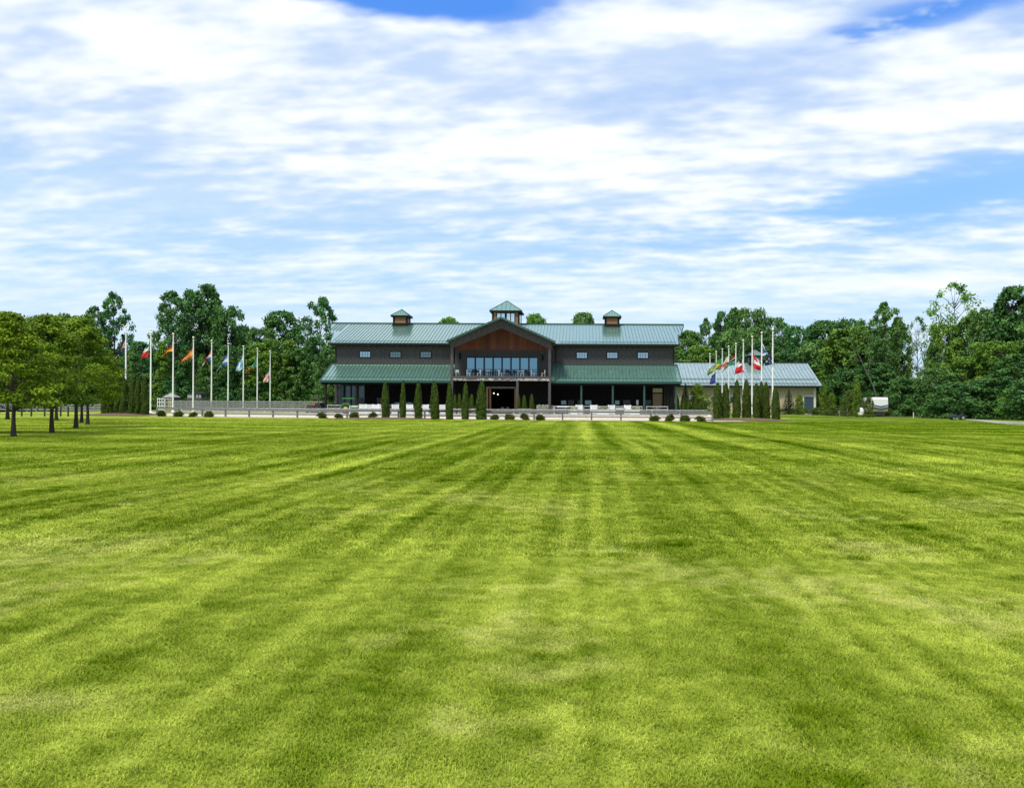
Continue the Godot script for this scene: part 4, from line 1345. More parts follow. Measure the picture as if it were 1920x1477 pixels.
func trees() -> void:
	var yg := [Color(0.098, 0.185, 0.012), Color(0.190, 0.275, 0.020)]
	var mg := [Color(0.070, 0.165, 0.046), Color(0.140, 0.260, 0.064)]
	var protos := {
		"horn": grow(101, {"h": 7.0, "r": 2.75, "clear": 1.75, "tufts": 105, "per": 170, "tuft_r": 0.66, "flat": 0.32, "leaf": 0.085, "up": 0.40, "trunk": 0.12, "shape": "egg", "pal": yg}),
		"horn2": grow(108, {"h": 7.0, "r": 2.6, "clear": 1.7, "tufts": 100, "per": 170, "tuft_r": 0.68, "flat": 0.36, "leaf": 0.085, "up": 0.38, "trunk": 0.12, "shape": "egg", "pal": yg}),
		"round": grow(102, {"clear": 1.3, "tufts": 150, "per": 90, "tuft_r": 0.66, "leaf": 0.17, "pal": mg}),
		"round2": grow(103, {"clear": 1.2, "tufts": 140, "per": 95, "tuft_r": 0.70, "leaf": 0.17, "pal": mg, "shape": "vase"}),
		"tall": grow(104, {"clear": 1.8, "r": 2.4, "tufts": 130, "per": 90, "tuft_r": 0.55, "leaf": 0.14, "pal": mg, "shape": "tall", "flat": 0.75}),
		"open": grow(105, {"clear": 2.4, "r": 2.8, "tufts": 95, "per": 80, "tuft_r": 0.52, "leaf": 0.13, "pal": mg, "shape": "tall", "flat": 0.7, "trunk": 0.17}),
		"airy": grow(110, {"clear": 2.0, "r": 2.8, "tufts": 90, "per": 34, "tuft_r": 0.50, "leaf": 0.12, "pal": mg, "shape": "tall", "flat": 0.8, "trunk": 0.16}),
		"cone": grow(106, {"clear": 0.3, "r": 2.3, "tufts": 100, "per": 110, "tuft_r": 0.62, "leaf": 0.13, "pal": mg, "shape": "cone", "flat": 0.8}),
		"bush": grow(107, {"clear": 0.15, "r": 5.0, "tufts": 90, "per": 130, "tuft_r": 1.15, "leaf": 0.22, "pal": mg, "shape": "bush", "trunk": 0.25}),
		"bush2": grow(109, {"clear": 0.2, "r": 4.4, "tufts": 80, "per": 130, "tuft_r": 1.2, "leaf": 0.22, "pal": mg, "shape": "bush", "trunk": 0.25}),
	}
	var wide := {"horn": 2.75, "horn2": 2.6, "round": 3.5, "round2": 3.6, "tall": 2.4, "open": 2.8, "airy": 2.8, "cone": 2.3, "bush": 5.0, "bush2": 4.4}
	# lawn trees at the left: where the trunk meets the grass (photo pixels), height, width
	var k := 0
	for a in [
		[25.0, 820.0, 5.9, 1.0, "nearest round lawn tree at the left picture edge with thick dark trunk"],
		[97.0, 811.5, 6.5, 1.0, "second nearest round lawn tree in the front row at the left"],
		[142.0, 803.0, 7.2, 0.98, "third round lawn tree from the left in the front row"],
		[163.5, 796.0, 7.5, 0.88, "rightmost round lawn tree beside the dark evergreen columns"],
		[152.5, 793.0, 7.4, 0.9, "round lawn tree with trunk just left of the rightmost one"],
		[105.0, 788.5, 8.0, 0.95, "farther round lawn tree of the back row behind second trunk"],
		[13.5, 786.5, 8.2, 1.05, "farther round lawn tree of the back row near the left picture edge"],
		[-58.0, 812.0, 6.8, 1.05, "round lawn tree mostly outside the left picture edge"],
	]:
		var d: float = F * EYE / (a[1] - ROLL * (a[0] - VX) - VY)
		var s: float = a[2] / 7.0
		plant("lawn_tree", protos["horn" if k % 2 == 0 else "horn2"], on_ground(a[0], d) - Vector3(0, 0.03, 0), Vector3(s * a[3], s, s * a[3]), k * 1.3, M.leaf if k % 3 else M.leaf_olive, a[4], "tree", "yellow green trees on the lawn at the left")
		k += 1
	# trees behind: kind, pixel column, pixel row of the top, width in pixels, distance, leaf colour, label
	var rows := [
		["open", 215, 547, 66, 182, "leaf_blue", "tall tree with tufted open crown above the left flagpole"],
		["open", 178, 574, 56, 178, "leaf_dark", "dark tree top showing over the lawn trees, left of the tall tufted one"],
		["round2", 140, 588, 70, 172, "leaf_olive", "olive tree crown showing above the rightmost lawn trees"],
		["round", 95, 592, 80, 170, "leaf_dark", "dark tree crown behind the middle of the lawn trees"],
		["round2", 50, 596, 80, 166, "leaf_yellow", "yellowish tree crown behind the left lawn trees"],
		["round", 5, 586, 80, 170, "leaf_dark", "dark tree crown at the left picture edge behind the lawn trees"],
		["round", 258, 640, 64, 172, "leaf_blue", "lower dark tree in the gap between first and second flagpole"],
		["open", 322, 546, 78, 176, "leaf_dark", "tall tree of the twin crowned pair behind the third flagpole"],
		["open", 345, 541, 80, 182, "leaf_blue", "tall tree of open twigs close behind the twin crowned pair"],
		["tall", 386, 533, 84, 182, "leaf_dark", "highest dark tree behind the fourth and fifth flagpoles"],
		["round2", 424, 574, 66, 180, "leaf_dark", "dark tree with shoulder sloping down right of the highest tree"],
		["round", 452, 612, 64, 186, "leaf_blue", "low bluish tree in the sky gap right of the highest trees"],
		["round2", 492, 614, 60, 178, "leaf", "mid green tree behind the last flagpoles of the left row"],
		["round", 530, 583, 84, 182, "leaf_dark", "broad tree with spiky top left of the building"],
		["open", 597, 555, 74, 176, "leaf_blue", "tall tree with airy crown just left of the building"],
		["tall", 622, 640, 60, 160, "leaf", "green tree touching the left gable of the building"],
		["cone", 248, 652, 52, 150, "leaf", "pointed tree behind the first flagpole"],
		["cone", 306, 640, 58, 150, "leaf_yellow", "yellowish pointed tree behind the German flag"],
		["cone", 345, 648, 54, 146, "leaf_dark", "dark pointed tree behind the Spanish flag"],
		["cone", 378, 664, 42, 142, "leaf_olive", "narrow olive tree left of the fifth flagpole"],
		["cone", 404, 668, 44, 142, "leaf", "narrow green tree right of the fifth flagpole"],
		["round2", 443, 648, 70, 150, "leaf_dark", "dark broad tree behind the blue and white flags"],
		["cone", 452, 664, 36, 138, "leaf_olive", "thin olive tree behind the seventh flagpole"],
		["round", 486, 644, 74, 152, "leaf_yellow", "yellow green tree behind the eighth flagpole"],
		["round2", 522, 636, 74, 154, "leaf_yellow", "yellow green leafy tree right of the American flag"],
		["round", 556, 650, 74, 150, "leaf", "mid green tree left of the porch"],
		["tall", 588, 632, 60, 152, "leaf_dark", "dark leafy tree beside the left porch corner"],
		["bush", 218, 690, 74, 134, "leaf_dark", "dark thicket behind the left evergreen columns"],
		["bush2", 276, 700, 66, 136, "leaf_dark", "dark thicket behind the second flagpole"],
		["bush", 330, 706, 66, 140, "leaf_blue", "dark thicket behind the little shed"],
		["bush2", 392, 706, 74, 140, "leaf_dark", "dark thicket behind the white windowed shed"],
		["bush", 436, 708, 66, 138, "leaf_blue", "dark thicket behind the sixth and seventh flagpoles"],
		["bush2", 488, 706, 66, 138, "leaf_dark", "dark thicket behind the last two flagpoles"],
		["bush", 536, 712, 60, 136, "leaf", "green thicket behind the red tractor"],
		["bush2", 578, 704, 60, 138, "leaf_bright", "bright green thicket left of the porch corner"],
		["bush", 616, 706, 54, 136, "leaf", "thicket seen through the left end of the porch"],
		["bush", 120, 716, 110, 132, "leaf_dark", "dark thicket behind the lawn trees and the left fence"],
		["bush2", 30, 712, 120, 130, "leaf_dark", "dark thicket at the left picture edge behind the fence"],
		["round", 840, 595, 62, 200, "leaf_bright", "rounded tree top showing over the roof, left of the gable"],
		["round", 1004, 588, 66, 200, "leaf_bright", "rounded tree top showing over the roof, right of the glazed cupola"],
		["round", 1097, 586, 66, 196, "leaf", "rounded tree top showing over the roof near the right cupola"],
		["round", 1287, 620, 70, 190, "leaf_olive", "olive tree beside the right gable of the building"],
		["open", 1328, 596, 50, 205, "leaf_dark", "dark tufted tree at the left end of the hill of trees"],
		["tall", 1352, 584, 50, 208, "leaf_blue", "second tufted tree from the left on the hill of trees"],
		["tall", 1378, 577, 56, 206, "leaf_dark", "highest dark tree on the hill behind the right flagpoles"],
		["round2", 1408, 578, 66, 204, "leaf", "broad green tree on top of the hill behind the right flagpoles"],
		["round2", 1446, 596, 62, 206, "leaf_dark", "dark tree on the right slope of the tree hill"],
		["round", 1478, 634, 60, 206, "leaf_dark", "low tree at the foot of the tree hill beside the dip"],
		["round", 1318, 648, 84, 180, "leaf_yellow", "yellowish rounded tree behind the Brazilian flag"],
		["round2", 1380, 618, 84, 180, "leaf", "dome shaped mid green tree behind the right flagpoles"],
		["round", 1440, 634, 80, 178, "leaf_dark", "dark rounded tree behind the last right flagpole"],
		["round2", 1504, 611, 76, 196, "leaf_blue", "dark purple green tree rising right of the dip"],
		["round", 1548, 601, 84, 196, "leaf_dark", "dark tree crown above the right end of the low hall"],
		["round2", 1592, 598, 80, 190, "leaf_dark", "dark tree crown left of the leaning bare branch"],
		["round", 1490, 662, 76, 176, "leaf_dark", "dark rounded tree behind the low hall roof"],
		["round2", 1538, 640, 92, 174, "leaf", "mid green tree above the end of the low hall"],
		["round", 1586, 616, 110, 168, "leaf_yellow", "large yellow green tree right of the low hall"],
		["round2", 1634, 610, 84, 160, "leaf_olive", "olive leafy tree right of the large yellow green one"],
		["bush", 1588, 690, 100, 158, "leaf_dark", "dark thicket behind the slender evergreen by the low hall"],
		["round", 1640, 680, 84, 150, "leaf_dark", "dark low tree behind the white camping trailer"],
		["open", 1664, 566, 74, 152, "leaf", "tall thin tree with bare twigs at its top, left of the sky window"],
		["tall", 1684, 594, 46, 152, "leaf_olive", "slender leafy tree at the left side of the sky window"],
		["airy", 1722, 592, 46, 156, "leaf", "sparse tree standing across the sky window"],
		["bush", 1690, 706, 70, 140, "leaf_dark", "dark thicket right of the camping trailer"],
		["bush2", 1722, 712, 50, 142, "leaf_dark", "low thicket under the sky window"],
		["airy", 1790, 528, 100, 150, "leaf_bright", "tallest airy tree with see-through pale crown at the right"],
		["round2", 1776, 606, 70, 140, "leaf_yellow", "yellow green tree under the tallest airy tree"],
		["tall", 1752, 640, 44, 136, "leaf_olive", "olive tree at the right side of the sky window"],
		["round", 1822, 592, 84, 138, "leaf_olive", "olive round tree between the airy tree and the right edge"],
		["round2", 1856, 578, 84, 132, "leaf", "green tree rising towards the right edge"],
		["tall", 1902, 536, 110, 126, "leaf_dark", "high dark tree at the right picture edge"],
		["round", 1950, 560, 120, 124, "leaf", "tree partly outside the right picture edge"],
		["round2", 1872, 640, 96, 122, "leaf_yellow", "yellowish bough tree in front of the high dark tree"],
		["round", 1806, 668, 96, 124, "leaf_yellow", "yellow green tree leaning over the lawn at the right"],
		["round2", 1758, 690, 80, 122, "leaf", "low green tree at the left foot of the right woods"],
		["bush", 1790, 716, 110, 116, "leaf_dark", "dark thicket behind the little mower"],
		["bush2", 1852, 708, 110, 112, "leaf_dark", "dark thicket along the drive at the right"],
		["round", 1912, 664, 110, 112, "leaf_dark", "dark leafy tree over the drive at the right edge"],
		["bush", 1906, 724, 66, 106, "leaf_bright", "bright green shrub near the right edge"],
		["bush2", 1960, 700, 130, 104, "leaf_dark", "thicket at the drive partly outside the right edge"],
	]
	k = 0
	for a in rows:
		var d: float = a[4]
		if a[1] > 200 and a[1] < 600:
			d = maxf(d, 159.0 + 0.02 * (a[1] - 200.0))
		var at := on_ground(a[1], d)
		var hgt := pt(a[1], a[2], d).y - at.y
		var wd: float = a[3] * d / F * 0.5 / wide[a[0]] * 1.08
		plant("forest_tree" if not a[0].begins_with("bush") else "thicket", protos[a[0]], at - Vector3(0, 0.05, 0), Vector3(wd, hgt / 10.0, wd), k * 2.1, M[a[5]], a[6], "tree" if not a[0].begins_with("bush") else "shrub", "trees of the woods around the field")
		k += 1
	# the mass of the wood behind them, which reads as one
	var clump: ArrayMesh = grow(120, {"h": 2.4, "r": 1.7, "clear": 0.0, "tufts": 9, "per": 40, "tuft_r": 1.0, "leaf": 0.34, "shape": "bush", "trunk": 0.02, "pal": mg})[1]
	var spots := []
	rng.seed = 900
	for s in [[-230.0, -36.0, 196.0, 15.0, 1500], [14.0, 86.0, 214.0, 17.0, 1300], [97.0, 190.0, 168.0, 15.0, 1000], [80.0, 98.0, 176.0, 5.5, 160]]:
		for i in s[4]:
			var x: float = lerpf(s[0], s[1], rng.randf())
			var z: float = -(s[2] + rng.randf() * 14.0)
			var hh: float = s[3] * (0.72 + 0.5 * n_broad.get_noise_2d(x * 1.5, 40.0))
			var y := 0.2 + hh * pow(rng.randf(), 0.8)
			spots.append([Vector3(x, y, z), rng.randf() * TAU, rng.randf_range(0.8, 1.5)])
	var mm := MultiMesh.new()
	mm.transform_format = MultiMesh.TRANSFORM_3D
	mm.mesh = clump
	mm.instance_count = spots.size()
	for i in spots.size():
		mm.set_instance_transform(i, Transform3D(Basis(Vector3.UP, spots[i][1]).scaled(Vector3.ONE * spots[i][2]), spots[i][0]))
	var fo := MultiMeshInstance3D.new()
	fo.name = "woods"
	fo.multimesh = mm
	fo.material_override = M.leaf_dark
	add_child(fo)
	tag(fo, "deep dark wood filling in behind the trees around the field", "woods", "", "stuff")
	# a bare leaning branch and bare twigs in the right woods
	var br := MB.new()
	br.tube([Vector3(0, 0, 0), Vector3(-1.2, 5.0, 0), Vector3(-4.0, 11.0, 0), Vector3(-6.2, 14.5, 0.3)], [0.15, 0.12, 0.08, 0.02], 7)
	br.tube([Vector3(-2.4, 7.6, 0), Vector3(-2.0, 10.0, 0.4), Vector3(-2.6, 12.5, 0.6)], [0.09, 0.06, 0.02], 5)
	br.tube([Vector3(-3.4, 9.8, 0), Vector3(-5.6, 11.0, 0.2), Vector3(-7.0, 11.4, 0.2)], [0.07, 0.04, 0.015], 5)
	var dead := base("dead_tree", on_ground(1652, 146.0), "pale bare dead trunk leaning left in the right woods", "tree")
	put("trunk", br, mat("pale_bark", Color(0.11, 0.12, 0.10), 0.9), dead)
	# evergreen columns
	var cols := []
	for i in 4:
		cols.append(grow_column(200 + i, 4.4, [0.56, 0.50, 0.62, 0.54][i], 5200))
	var col_rows := [
		["evergreen columns in front of the fence at the middle", [[723, 716, 91.5, 1.0, "first from the left of the middle row of evergreen columns, under the left porch"], [755, 714, 91.2, 0.82, "second evergreen column of the middle row, slim, beside the dark car"], [784.5, 715, 91.0, 0.88, "third evergreen column of the middle row"], [815.5, 715, 90.8, 1.12, "fourth evergreen column of the middle row, broad with flat top"], [842.5, 717, 90.6, 0.92, "fifth evergreen column of the middle row, at the porch roof's right end"], [872, 718.5, 90.4, 1.0, "sixth evergreen column of the middle row, left of the barn door"], [902, 715, 90.2, 1.18, "broadest evergreen column, at the right end of the middle row"]]],
		["evergreen columns among the right flagpoles", [[1344.5, 718.5, 91.0, 1.08, "leftmost evergreen column of the right row, at the fence end"], [1361, 720, 91.5, 1.06, "second evergreen column of the right row"], [1381, 714, 91.5, 1.12, "third evergreen column of the right row, pointed"], [1401, 713, 92.5, 1.02, "fourth evergreen column of the right row, with leaning tip"], [1419, 720, 92.0, 0.98, "fifth evergreen column of the right row"], [1426.5, 716, 93.5, 0.86, "sixth evergreen column of the right row, crowding the fifth"], [1438, 717.5, 91.5, 0.98, "seventh evergreen column of the right row"], [1455, 727, 90.2, 0.96, "rightmost and shortest evergreen column of the right row"]]],
		["evergreen columns beside the lawn trees", [[196, 716, 103.0, 1.05, "first evergreen column from the left beside the lawn trees"], [207, 716, 102.6, 1.05, "second evergreen column from the left beside the lawn trees"], [219.5, 714, 102.2, 1.1, "third evergreen column from the left beside the lawn trees"], [232, 712, 101.9, 1.1, "fourth evergreen column from the left, at the foot of the first flagpole"], [247, 706.5, 101.5, 1.12, "fifth evergreen column of the left row, rounded top"], [258.5, 708, 101.2, 1.0, "sixth evergreen column of the left row"], [271, 707.5, 101.0, 1.2, "last evergreen column of the left row, beside the fence"]]],
		["small evergreen columns by the barn door", [[853, 740, 111.0, 0.70, "small evergreen column in a planter, farthest left by the barn door"], [862, 738, 111.0, 0.74, "small evergreen column between two big ones left of the barn door"], [884.5, 739, 111.0, 0.80, "small evergreen column in a planter left of the barn door"], [972.5, 741, 110.8, 0.66, "small evergreen column touching the post right of the barn door"], [983.5, 741, 110.8, 0.72, "middle one of three small evergreen columns right of the barn door"], [997.5, 739, 110.8, 0.80, "rightmost of three small evergreen columns right of the barn door"]]],
		["small evergreen columns at the right end of the porch", [[1260, 742, 113.5, 0.82, "first small evergreen column right of the porch railing"], [1270.5, 742, 113.5, 0.86, "second small evergreen column right of the porch"], [1282, 738.5, 113.5, 0.88, "third and tallest small evergreen column right of the porch"], [1291, 745, 113.5, 0.72, "fourth small evergreen column right of the porch"], [1304, 745, 114.0, 0.80, "fifth small evergreen column, farthest from the porch"]]],
	]
	k = 0
	for row in col_rows:
		for a in row[1]:
			var at := on_ground(a[0], a[2])
			var lift := 0.14 if row[0].contains("among") else 0.05
			var hgt := pt(a[0], a[1], a[2]).y - at.y
			plant("evergreen_column", cols[k % 4], at + Vector3(0, lift, 0), Vector3(a[3] * 0.88, (hgt - lift) / 4.4, a[3] * 0.88), k * 1.7, M.leaf, a[4], "shrub", row[0]).rotation += Vector3(0.022 * sin(k * 2.7), 0, 0.022 * cos(k * 4.1))
			k += 1
	# low round bushes along the fence
	var ball := grow(140, {"h": 0.72, "r": 0.56, "clear": 0.05, "tufts": 60, "per": 130, "tuft_r": 0.16, "flat": 0.8, "leaf": 0.034, "shape": "bush", "trunk": 0.03, "pal": [Color(0.052, 0.078, 0.012), Color(0.090, 0.112, 0.018)]})
	var ball_at := [[302.0, "first low round bush from the left, beside the evergreen columns"], [332.0, "second low round bush from the left along the fence"], [360.5, "third low round bush from the left along the fence"], [392.0, "fourth low round bush from the left along the fence"], [605.5, "low round bush before the red tractor"], [636.0, "low round bush before the green tractor's rear wheel"], [662.5, "low round bush before the green tractor's bonnet"], [696.5, "low round bush left of the middle evergreen columns"], [927.0, "first low bush right of the middle evergreen columns, under a fence post"], [957.5, "second low bush right of the middle evergreen columns, below the barn door"], [985.5, "third low bush right of the middle evergreen columns"], [1013.0, "fourth low bush right of the middle evergreen columns"], [1225.5, "first of four low bushes left of the right flagpoles"], [1255.0, "second of four low bushes left of the right flagpoles"], [1286.0, "third of four low bushes left of the right flagpoles"], [1316.0, "fourth of four low bushes, at the end of the fence"]]
	k = 0
	for a in ball_at:
		var d := fence_d(gx(a[0], 90.0)) - 0.9
		d = fence_d(gx(a[0], d)) - 0.9
		var w := 1.0 + 0.12 * sin(k * 2.3)
		plant("round_bush", ball, on_ground(a[0], d), Vector3(w, 0.92 + 0.12 * cos(k * 1.9), w), k * 1.1, M.leaf_olive if k % 3 == 0 else M.leaf, a[1], "bush", "low round bushes along the fence")
		k += 1
	# planting before the low hall
	var spruce := grow_spruce(150, 5.0, 1.75)
	for a in [[1285.5, 716.0, 128.0, 0.85, "leaf_blue", "dark spruce with spiky top before the low hall, right of the porch"], [1479.5, 729.0, 122.0, 1.02, "leaf", "broad dark spruce right of the right flagpoles"]]:
		var at := on_ground(a[0], a[2])
		plant("spruce", spruce, at, Vector3(a[3], (pt(a[0], a[1], a[2]).y - at.y) / 5.0, a[3]), 0.7, M[a[4]], a[5], "tree")
	var near_bush := grow(151, {"h": 3.0, "r": 1.5, "clear": 0.1, "tufts": 60, "per": 90, "tuft_r": 0.45, "leaf": 0.085, "shape": "bush", "trunk": 0.06, "pal": [Color(0.075, 0.125, 0.02), Color(0.12, 0.17, 0.03)]})
	var slim := grow(152, {"h": 5.0, "r": 0.85, "clear": 0.15, "tufts": 60, "per": 80, "tuft_r": 0.36, "leaf": 0.09, "shape": "tall", "trunk": 0.06, "flat": 0.9, "pal": [Color(0.075, 0.125, 0.02), Color(0.12, 0.17, 0.03)]})
	for a in [
		[near_bush, 1311.0, 720.0, 124.0, 42.0, 3.0, 1.5, "leaf_bright", "light green leafy bush left of the right flagpoles"],
		[near_bush, 1318.0, 750.0, 120.0, 26.0, 3.0, 1.5, "leaf_dark", "dark low bush under the light green one by the flagpoles"],
		[near_bush, 1500.0, 739.0, 123.0, 20.0, 3.0, 1.5, "leaf_bright", "light green upright bush beside the blue garage door"],
		[near_bush, 1498.0, 762.0, 119.0, 16.0, 3.0, 1.5, "leaf", "small round bush under the upright one by the garage door"],
		[near_bush, 1531.0, 764.0, 120.0, 22.0, 3.0, 1.5, "leaf", "low spreading bush below the corner of the low hall"],
		[slim, 1543.0, 716.5, 124.0, 13.0, 5.0, 0.85, "leaf_bright", "slender upright tree at the right corner of the low hall"],
		[near_bush, 1558.0, 737.0, 125.0, 24.0, 3.0, 1.5, "leaf_bright", "light green bush right of the slender upright tree"],
		[near_bush, 1560.0, 762.0, 121.0, 32.0, 3.0, 1.5, "leaf", "low bright bush in front of the hall's right corner"],
		[near_bush, 1591.0, 731.0, 127.0, 26.0, 3.0, 1.5, "leaf", "rounded green bush left of the twisted evergreen"],
		[slim, 1606.5, 710.5, 124.0, 15.0, 5.0, 0.85, "leaf_bright", "twisted slender evergreen left of the camping trailer"],
		[near_bush, 1629.0, 744.0, 125.0, 23.0, 3.0, 1.5, "leaf_olive", "round bush standing in front of the camping trailer"],
		[near_bush, 1614.0, 735.0, 134.0, 18.0, 3.0, 1.5, "leaf_dark", "feathery dark bush behind the white tank"],
		[near_bush, 1452.0, 765.0, 118.0, 12.0, 3.0, 1.5, "leaf_bright", "small bright bush beside the last evergreen column"],
		[near_bush, 1433.0, 722.0, 108.0, 13.0, 3.0, 1.5, "leaf_yellow", "yellow green bush showing between the right evergreen columns"],
		[near_bush, 1406.0, 740.0, 122.0, 30.0, 3.0, 1.5, "leaf_dark", "dark bush behind the right flagpoles"],
		[near_bush, 1350.0, 736.0, 126.0, 30.0, 3.0, 1.5, "leaf_dark", "dark bush behind the first right evergreen columns"],
	]:
		var d: float = a[3]
		var at := on_ground(a[1], d)
		var wd: float = a[4] * d / F * 0.5 / a[6]
		plant("garden_bush" if a[0] == near_bush else "slender_tree", a[0], at, Vector3(wd, (pt(a[1], a[2], d).y - at.y) / a[5], wd), a[1] * 0.37, M[a[7]], a[8], "bush" if a[0] == near_bush else "tree")
	# ground cover along the border at the right
	var cover := MultiMesh.new()
	cover.transform_format = MultiMesh.TRANSFORM_3D
	cover.mesh = near_bush[1]
	cover.instance_count = 70
	rng.seed = 910
	for i in 70:
		var px := lerpf(1462.0, 1700.0, rng.randf())
		var d := 138.0 + rng.randf() * 3.0
		var s := rng.randf_range(0.22, 0.42)
		cover.set_instance_transform(i, Transform3D(Basis(Vector3.UP, rng.randf() * TAU).scaled(Vector3(s * 1.6, s, s)), on_ground(px, d)))
	var co := MultiMeshInstance3D.new()
	co.name = "ground_cover"
	co.multimesh = cover
	co.material_override = M.leaf
	add_child(co)
	tag(co, "low green ground cover along the border before the woods at the right", "ground cover", "", "stuff")
	# stones edging that border
	var st := MB.new()
	st.lathe([Vector2(0.55, 0.0), Vector2(0.6, 0.12), Vector2(0.42, 0.34), Vector2(0.0, 0.4)], Vector3.ZERO, 8)
	var stone := st.mesh()
	var names := ["pale edging stone beside the last evergreen column", "second pale edging stone right of the flagpoles", "pale edging stone below the broad spruce", "pale edging stone left of the garage door", "pale edging stone below the garage door", "pale edging stone under the slender upright tree", "pale edging stone right of the low hall", "pale edging stone left of the utility cart", "pale edging stone below the white tank"]
	for i in names.size():
		var o := put_mesh("edging_stone", stone, M.concrete)
		var px: float = [1463, 1471, 1490, 1512, 1524, 1541, 1556, 1566, 1612][i]
		o.position = on_ground(px, 134.5)
		o.scale = Vector3(1.0 + 0.2 * sin(i * 2.0), 0.8 + 0.2 * cos(i), 0.8)
		o.rotation.y = i * 1.7
		tag(o, names[i], "stone", "stones edging the border at the right")


# ---------------------------------------------------------------- fences

func fences() -> void:
	# the grey rail fence along the lawn
	var root := base("rail_fence", Vector3(-20.0, 0, -93.0), "long grey two rail wooden fence along the far edge of the lawn", "fence")
	var x := -53.6
	var pts := []
	while x < 14.2:
		pts.append(Vector3(x, ground_at(x, -fence_d(x)), -fence_d(x)))
		x += 3.22
	for i in pts.size():
		var p: Vector3 = pts[i]
		var b := MB.new()
		b.span(p.x - 0.09, p.x + 0.09, p.y - 0.2, p.y + 0.92, p.z - 0.09, p.z + 0.09)
		put("fence_post", b, M.weathered, root, true)
		if i + 1 < pts.size():
			var q: Vector3 = pts[i + 1]
			var t := MB.new()
			var o := Vector3(0, 0.94, 0.12)
			t.bar(p + o, q + o, 0.07, 0.24)
			put("top_rail", t, M.weathered, root, true)
			var l := MB.new()
			o = Vector3(0, 0.40, 0.12)
			l.bar(p + o, q + o, 0.05, 0.13)
			put("lower_rail", l, M.weathered, root, true)
	# the low white rails of the riding ring
	var ring := base("ring_fence", Vector3(-20.0, 0.2, -104.0), "low white three rail fence of the sand ring behind the grey fence", "fence")
	x = -52.0
	while x < 16.0:
		var a := Vector3(x, ground_at(x, -104.0), -104.0)
		var c := Vector3(x + 3.6, ground_at(x + 3.6, -104.0), -104.0)
		var b := MB.new()
		b.span(a.x - 0.06, a.x + 0.06, a.y, a.y + 0.85, a.z - 0.06, a.z + 0.06)
		put("ring_post", b, M.white_paint, ring, true)
		if x + 3.6 < 18.0:
			for y in [0.16, 0.46, 0.78]:
				var r := MB.new()
				r.bar(a + Vector3(0, y, 0.09), c + Vector3(0, y, 0.09), 0.05, 0.13)
				put("ring_rail", r, M.weathered_pale, ring, true)
		x += 3.6
	# paddock fences of pale boards: behind the left flagpoles, and behind the lawn trees
	board_fence("long pale grey board fence behind the left flagpoles", -66.0, -40.5, 128.0, 1.7, 1.9, 5)
	board_fence("tall pale board fence behind the lawn trees at the left", -100.0, -64.6, 116.0, 1.75, 2.8, 5)
	# short brown posts before that fence
	var post := MB.new()
	post.tube([Vector3(0, -0.1, 0), Vector3(0, 1.25, 0)], [0.10, 0.09], 8)
	var i := 0
	for px in [40.0, 58.0, 83.0, 113.0, 127.0]:
		var o := put("wooden_post", post, M.bark)
		o.position = on_ground(px, 98.0)
		tag(o, ["leftmost short brown post behind the lawn tree trunks", "second short brown post from the left behind the trunks", "third short brown post, left of the second trunk", "fourth short brown post, right of the second trunk", "rightmost short brown post behind the lawn tree trunks"][i], "post", "short posts behind the lawn trees")
		i += 1
	var mk := MB.new()
	mk.tube([Vector3(0, -0.1, 0), Vector3(0, 0.85, 0)], [0.07, 0.07], 8)
	var mo := put("marker_post", mk, M.white_paint)
	mo.position = on_ground(1713.5, 121.0)
	tag(mo, "small white marker post at the lawn edge before the right woods", "post")

func board_fence(label: String, x0: float, x1: float, d: float, hgt: float, step: float, boards: int) -> void:
	var root := base("board_fence", Vector3((x0 + x1) / 2, ground_at((x0 + x1) / 2, -d), -d), label, "fence")
	var x := x0
	while x < x1:
		var y := ground_at(x, -d)
		var b := MB.new()
		b.span(x - 0.09, x + 0.09, y - 0.2, y + hgt + 0.12, -d - 0.09, -d + 0.09)
		put("fence_post", b, M.weathered, root, true)
		if x + step <= x1 + 0.1:
			for k in boards:
				var r := MB.new()
				var yy := y + 0.3 + (hgt - 0.4) * k / (boards - 1.0)
				r.bar(Vector3(x, yy, -d + 0.12), Vector3(x + step, yy, -d + 0.12), 0.04, 0.21)
				put("fence_board", r, M.weathered_board, root, true)
			var m := MB.new()
			m.span(x + step / 2 - 0.06, x + step / 2 + 0.06, y, y + hgt, -d + 0.142, -d + 0.17)
			put("stile", m, M.weathered_board, root, true)
		x += step


# ---------------------------------------------------------------- flagpoles and flags

